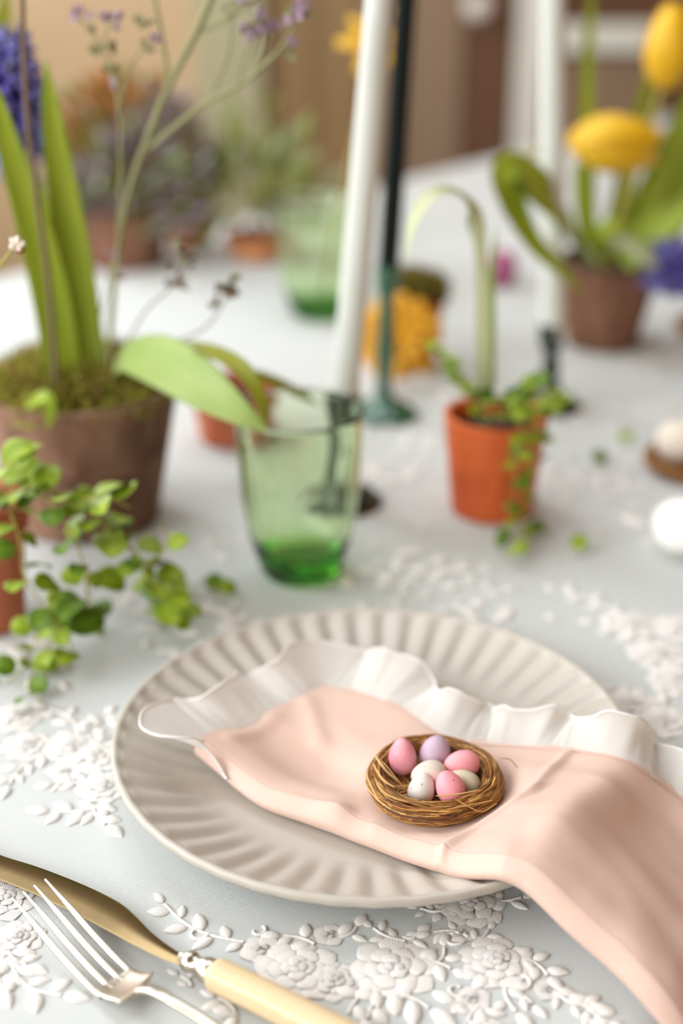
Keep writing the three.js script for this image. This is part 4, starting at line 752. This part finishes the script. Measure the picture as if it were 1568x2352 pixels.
// ---- mossy pot with the yellow flower
const petal = ribbon([[0, 0, 0], [0.3, 0.1, 0], [0.65, 0.16, 0], [1, 0.08, 0]], (u) => 0.19 * Math.pow(Math.sin(Math.PI * Math.min(0.97, u * 0.72 + 0.2)), 0.6), 0.012, { face: [0, 1, 0], n: 10, k: 8, cup: 0.25 });
function bloom(p, at, dir, r, rings, mat, seed, heart = true) {
  const g = sub(p.t, 'bloom'), q = rng(seed), b = p.base;
  pose(g, [at[0] - b[0], at[1] - b[1], at[2] - b[2]], dir, 0.3, 1);
  rings.forEach(([n, size, tilt]) => { for (let i = 0; i < n; i++) { const m = part(g, 'petal', petal, mat); m.rotation.set(0, (i / n) * 6.283 + q() * 0.3 + size * 9, tilt + (q() - 0.5) * 0.25, 'YXZ'); m.scale.setScalar(r * size * (0.9 + 0.2 * q())); } });
  if (heart) part(g, 'heart', lathe([[0.0001, -r * 0.12], [r * 0.2, -r * 0.06], [r * 0.2, r * 0.18], [0.0001, r * 0.24]], 16), M.jenny);
}
{
  const p = plant('potted_yellow_flower', 'small mossy clay pot with a ruffled yellow flower leaning out on the left', [0.073, 0, -1.364]);
  pot(p, 0.072, 0.0285, 0.02, M.redClay, 0.018); moss(p, 0.0275, 0.066, 0.028, 700, 131, [[0.20, 0.17, 0.015], [0.15, 0.09, 0.012], [0.13, 0.06, 0.012], [0.26, 0.24, 0.03], [0.08, 0.05, 0.01]]);
  p.add('stem', tube([[0.0712, 0.0622, -1.36], [0.066, 0.0658, -1.34], [0.056, 0.0608, -1.32], [0.0539, 0.0516, -1.305]], 0.002, 16, 6), M.vineStem);
  bloom(p, [0.0533, 0.0469, -1.298], [-0.2, 0.3, 0.93], 0.042, [[14, 1, -0.3], [14, 0.97, 0.0], [13, 0.9, 0.3], [11, 0.78, 0.6], [9, 0.62, 0.9], [6, 0.42, 1.15]], M.gold, 141);
}
// ---- tulips
const tulipPetal = ribbon([[0, 0, 0], [0.012, 0.008, 0], [0.0205, 0.026, 0], [0.0195, 0.046, 0], [0.0115, 0.066, 0]], (u) => 0.0165 * Math.pow(Math.sin(Math.PI * Math.min(0.975, u * 0.8 + 0.16)), 0.65), 0.0006, { face: (u) => [1, -0.5 + u, 0.0001], n: 18, k: 12, cup: -0.42 });
function tulip(p, at, dir, s, seed) {
  const g = sub(p.t, 'tulip_bloom'), b = p.base; pose(g, [at[0] - b[0], at[1] - b[1], at[2] - b[2]], dir, seed, s);
  for (let i = 0; i < 6; i++) { const m = part(g, 'petal', tulipPetal, M.yellow); m.rotation.y = (i / 6) * Math.PI * 2; m.scale.setScalar(i % 2 ? 1 : 0.93); }
}
{
  const p = plant('potted_tulips', 'brown clay pot of yellow tulips with a fallen purple hyacinth on the right', [0.273, 0, -1.436]);
  pot(p, 0.089, 0.0555, 0.0365, M.brownClay, 0); soil(p, 0.08, 0.049);
  p.add('stem', tube([[0.2656, 0.0832, -1.43], [0.2177, 0.1392, -1.4], [0.1728, 0.1827, -1.385], [0.1716, 0.1961, -1.38], [0.1896, 0.2085, -1.38], [0.2214, 0.2179, -1.38]], 0.0028, 40, 8), M.vineStem);
  tulip(p, [0.2165, 0.2179, -1.38], [1, -0.06, 0.1], 1.3, 0.4);
  p.add('stem', tube([[0.2764, 0.0806, -1.44], [0.2857, 0.1435, -1.44], [0.3015, 0.2041, -1.44], [0.3144, 0.2606, -1.44]], 0.0034, 40, 8), M.vineStem);
  tulip(p, [0.3156, 0.2565, -1.44], [0.07, 1, 0.05], 1.22, 1.1);
  p.add('leaf', blade([[0.2493, 0.0929, -1.41], [0.2393, 0.1734, -1.4], [0.2331, 0.256, -1.4], [0.2314, 0.3192, -1.4], [0.2321, 0.365, -1.4]], 0.0088, [0.2, 0, 1], 0.3), M.strap);
  p.add('leaf', blade([[0.2735, 0.0826, -1.45], [0.2873, 0.1569, -1.46], [0.2978, 0.2306, -1.46], [0.3064, 0.289, -1.46]], 0.011, [0, 0, 1], 0.3), M.olive);
  p.add('leaf', blade([[0.287, 0.0826, -1.45], [0.3107, 0.1436, -1.46], [0.332, 0.2006, -1.46], [0.3518, 0.2642, -1.46]], 0.017, [0.1, 0, 1], 0.3), M.strap);
  p.add('leaf', blade([[0.2875, 0.0878, -1.43], [0.3098, 0.1149, -1.42], [0.3358, 0.1413, -1.41], [0.3676, 0.1672, -1.41]], 0.0165, [-0.2, 0.6, 0.8], 0.3), M.strap);
  p.add('leaf', blade([[0.3051, 0.0826, -1.45], [0.3415, 0.1234, -1.47], [0.3588, 0.1971, -1.48], [0.3575, 0.2531, -1.48]], 0.019, [0, 0.1, 1], 0.3), M.strap);
  p.add('leaf', lance([[0.2528, 0.0929, -1.41], [0.2197, 0.1396, -1.3], [0.1756, 0.1962, -1.2], [0.1501, 0.2247, -1.19], [0.1361, 0.2309, -1.18], [0.13, 0.2205, -1.175], [0.137, 0.1912, -1.17]], 0.026, [0.4, 0.75, 0.6], 0.2), M.strap, 'long leaf bent over on the left');
  p.add('leaf', lance([[0.2462, 0.0929, -1.41], [0.1723, 0.1989, -1.21], [0.1431, 0.2211, -1.19], [0.1429, 0.1987, -1.185], [0.1611, 0.1669, -1.18], [0.1825, 0.1465, -1.18], [0.205, 0.1251, -1.185]], 0.0175, [0.5, 0.5, 0.75], 0.2), M.strap);
  p.add('leaf', blade([[0.2553, 0.0955, -1.4], [0.2394, 0.1341, -1.385], [0.2298, 0.1691, -1.38], [0.2244, 0.1982, -1.38]], 0.009, [0, 0, 1], 0.3), M.strap);
  p.add('leaf', blade([[0.2613, 0.0924, -1.395], [0.2525, 0.118, -1.38], [0.2609, 0.1364, -1.375], [0.2811, 0.1375, -1.37]], 0.012, [0, 0.7, 0.7], 0.2), M.strap);
  p.add('hyacinth_stalk', tube([[0.2651, 0.1156, -1.39], [0.2793, 0.1192, -1.375], [0.2931, 0.1097, -1.365], [0.3126, 0.095, -1.36]], 0.0068, 20, 10), M.palegreen, 'pale stalk lying over the rim');
  hyacinth(p, [0.3076, 0.1023, -1.36], [0.3525, 0.0963, -1.35], 30, 0.026, 151);
}
// ---- daffodil in the far tumbler, its head behind the white candle
{
  const p = plant('cut_daffodil', 'single yellow daffodil standing in the far green tumbler, its head behind the candle', [-0.02, 0.02, -1.535]);
  p.add('stem', tube([[-0.02, 0.022, -1.535], [-0.0066, 0.0992, -1.535], [0.0129, 0.1793, -1.53], [0.0288, 0.26, -1.525], [0.0307, 0.2885, -1.52]], 0.0026, 30, 7), M.vineStem);
  bloom(p, [0.0305, 0.2946, -1.515], [-0.15, 0.25, 0.95], 0.034, [[6, 1, -0.05], [6, 0.6, 0.8]], M.yellow, 161, false);
}
// ---- small clay pot behind the near tumbler
{
  const p = plant('clay_pot', 'small empty terracotta pot half hidden behind the near green tumbler', [-0.0932, 0, -1.164]); p.t.userData.category = 'pot';
  pot(p, 0.048, 0.038, 0.0305, M.redClay, 0.014); soil(p, 0.036, 0.031);
}
// ---- far pots along the back edge of the table
function bush(p, centre, size, n, tones, seed, long = 1) {
  const q = rng(seed), out = [], b = p.base, leafG = ribbon([[0, 0, 0], [0.3, 0.05, 0], [0.7, 0.05, 0], [1, -0.05, 0]], (u) => 0.16 * Math.sin(Math.PI * Math.min(0.97, u * 0.9 + 0.05)), 0.02, { face: [0, 1, 0], n: 5, k: 5 }).rotateZ(Math.PI / 2);
  const root = new THREE.Vector3(b[0], b[1] + 0.05, b[2]);
  for (let i = 0; i < n; i++) {
    const a = q() * 6.283, e = Math.acos(1 - 2 * q()), d = Math.pow(q(), 0.45), at = [centre[0] + size[0] * d * Math.sin(e) * Math.cos(a), centre[1] + size[1] * d * Math.cos(e), centre[2] + size[2] * d * Math.sin(e) * Math.sin(a)];
    at[1] = Math.max(at[1], 0.05); const c = tones(at, q), dir = V(at).sub(root).normalize().add(new THREE.Vector3(q() - 0.5, q() - 0.5, q() - 0.5).multiplyScalar(1.3));
    out.push(tint(moved(leafG, at, dir, (0.012 + 0.02 * q()) * long, q() * 6), c));
    if (i % 9 === 0) out.push(tint(tube([root, V(at).lerp(root, 0.5).add(new THREE.Vector3((q() - 0.5) * 0.02, 0.01, 0)), V(at)], 0.0009, 6, 4), [0.16, 0.17, 0.06]));
  }
  const m = part(p.t, 'foliage', mergeGeometries(out).translate(-b[0], -b[1], -b[2]), M.stuff); m.userData.kind = 'stuff';
}
{
  const base = [-0.2715, 0, -1.7648], p = plant('potted_dried_flowers', 'brown pot of fuzzy mauve and rust dried flowers at the back left of the table', base);
  pot(p, 0.075, 0.062, 0.048, M.brownClay, 0); soil(p, 0.068, 0.056);
  const c = [-0.2582, 0.1168, -1.76];
  bush(p, c, [0.104, 0.108, 0.06], 2300, (at, q) => { const k = q(), up = (at[1] - c[1]) / 0.1 - (at[0] - c[0]) / 0.16; if (up > 0.55 && k < 0.65) return [0.4 * (0.6 + k), 0.14, 0.02]; return k < 0.36 ? [0.36, 0.26, 0.33] : k < 0.5 ? [0.2, 0.13, 0.12] : k < 0.8 ? [0.2, 0.24, 0.03] : k < 0.9 ? [0.5, 0.56, 0.42] : [0.34, 0.2, 0.1]; }, 171);
}
{
  const p = plant('clay_pot', 'tall orange clay pot at the back of the table beside the dried flowers', [-0.1993, 0, -1.8484]); p.t.userData.category = 'pot';
  pot(p, 0.085, 0.03, 0.024, M.paleClay, 0.02); soil(p, 0.075, 0.024);
}
{
  const base = [-0.107, 0, -1.7934], p = plant('potted_herb', 'pale clay pot of loose wispy green herbs behind the far tumbler', base);
  pot(p, 0.03, 0.042, 0.03, M.paleClay, 0.01); soil(p, 0.024, 0.034);
  const c = [-0.1013, 0.0922, -1.79];
  bush(p, c, [0.07, 0.095, 0.05], 150, (at, q) => { const k = q(); return k < 0.5 ? [0.27, 0.31, 0.09] : k < 0.8 ? [0.19, 0.2, 0.03] : [0.42, 0.44, 0.28]; }, 181, 1.6);
}
// ---- at the right edge
{
  const at = [0.2845, 0, -1.0888], n = makeNest('egg_nest', 'second straw nest at the right edge of the table behind the white egg', at, 23, 420);
  const e = single('hen_egg', egg(0.046, 0.036), shells.cream, 'freckled pale egg lying in the second nest at the right edge', 'egg', [at[0] - 0.004, 0.026, at[2] + 0.002]); pose(e, [at[0] - 0.004, 0.0255, at[2] + 0.002], [0.75, 0.2, 0.6]);
  makeNest('egg_nest', 'third straw nest far back at the right edge beside the tulip pot', [0.3909, 0, -1.467], 29, 300);
  const w = single('hen_egg', egg(0.054, 0.0405), phys({ color: '#faf8f2', roughness: 0.45 }), 'plain white egg on the cloth at the right edge', 'egg', [0.2519, 0.0193, -0.9333]); pose(w, [0.2519, 0.0193, -0.9333], [0.9, 0, 0.44]);
}
single('flower_bud', moved(egg(0.05, 0.04), [0, 0, 0], [0.3, 0.9, 0.2]), M.magenta, 'magenta bud lying on the far cloth behind the bent tulip leaves', 'flower', [0.1898, 0.0185, -1.6625]);

renderer.render(scene, camera);
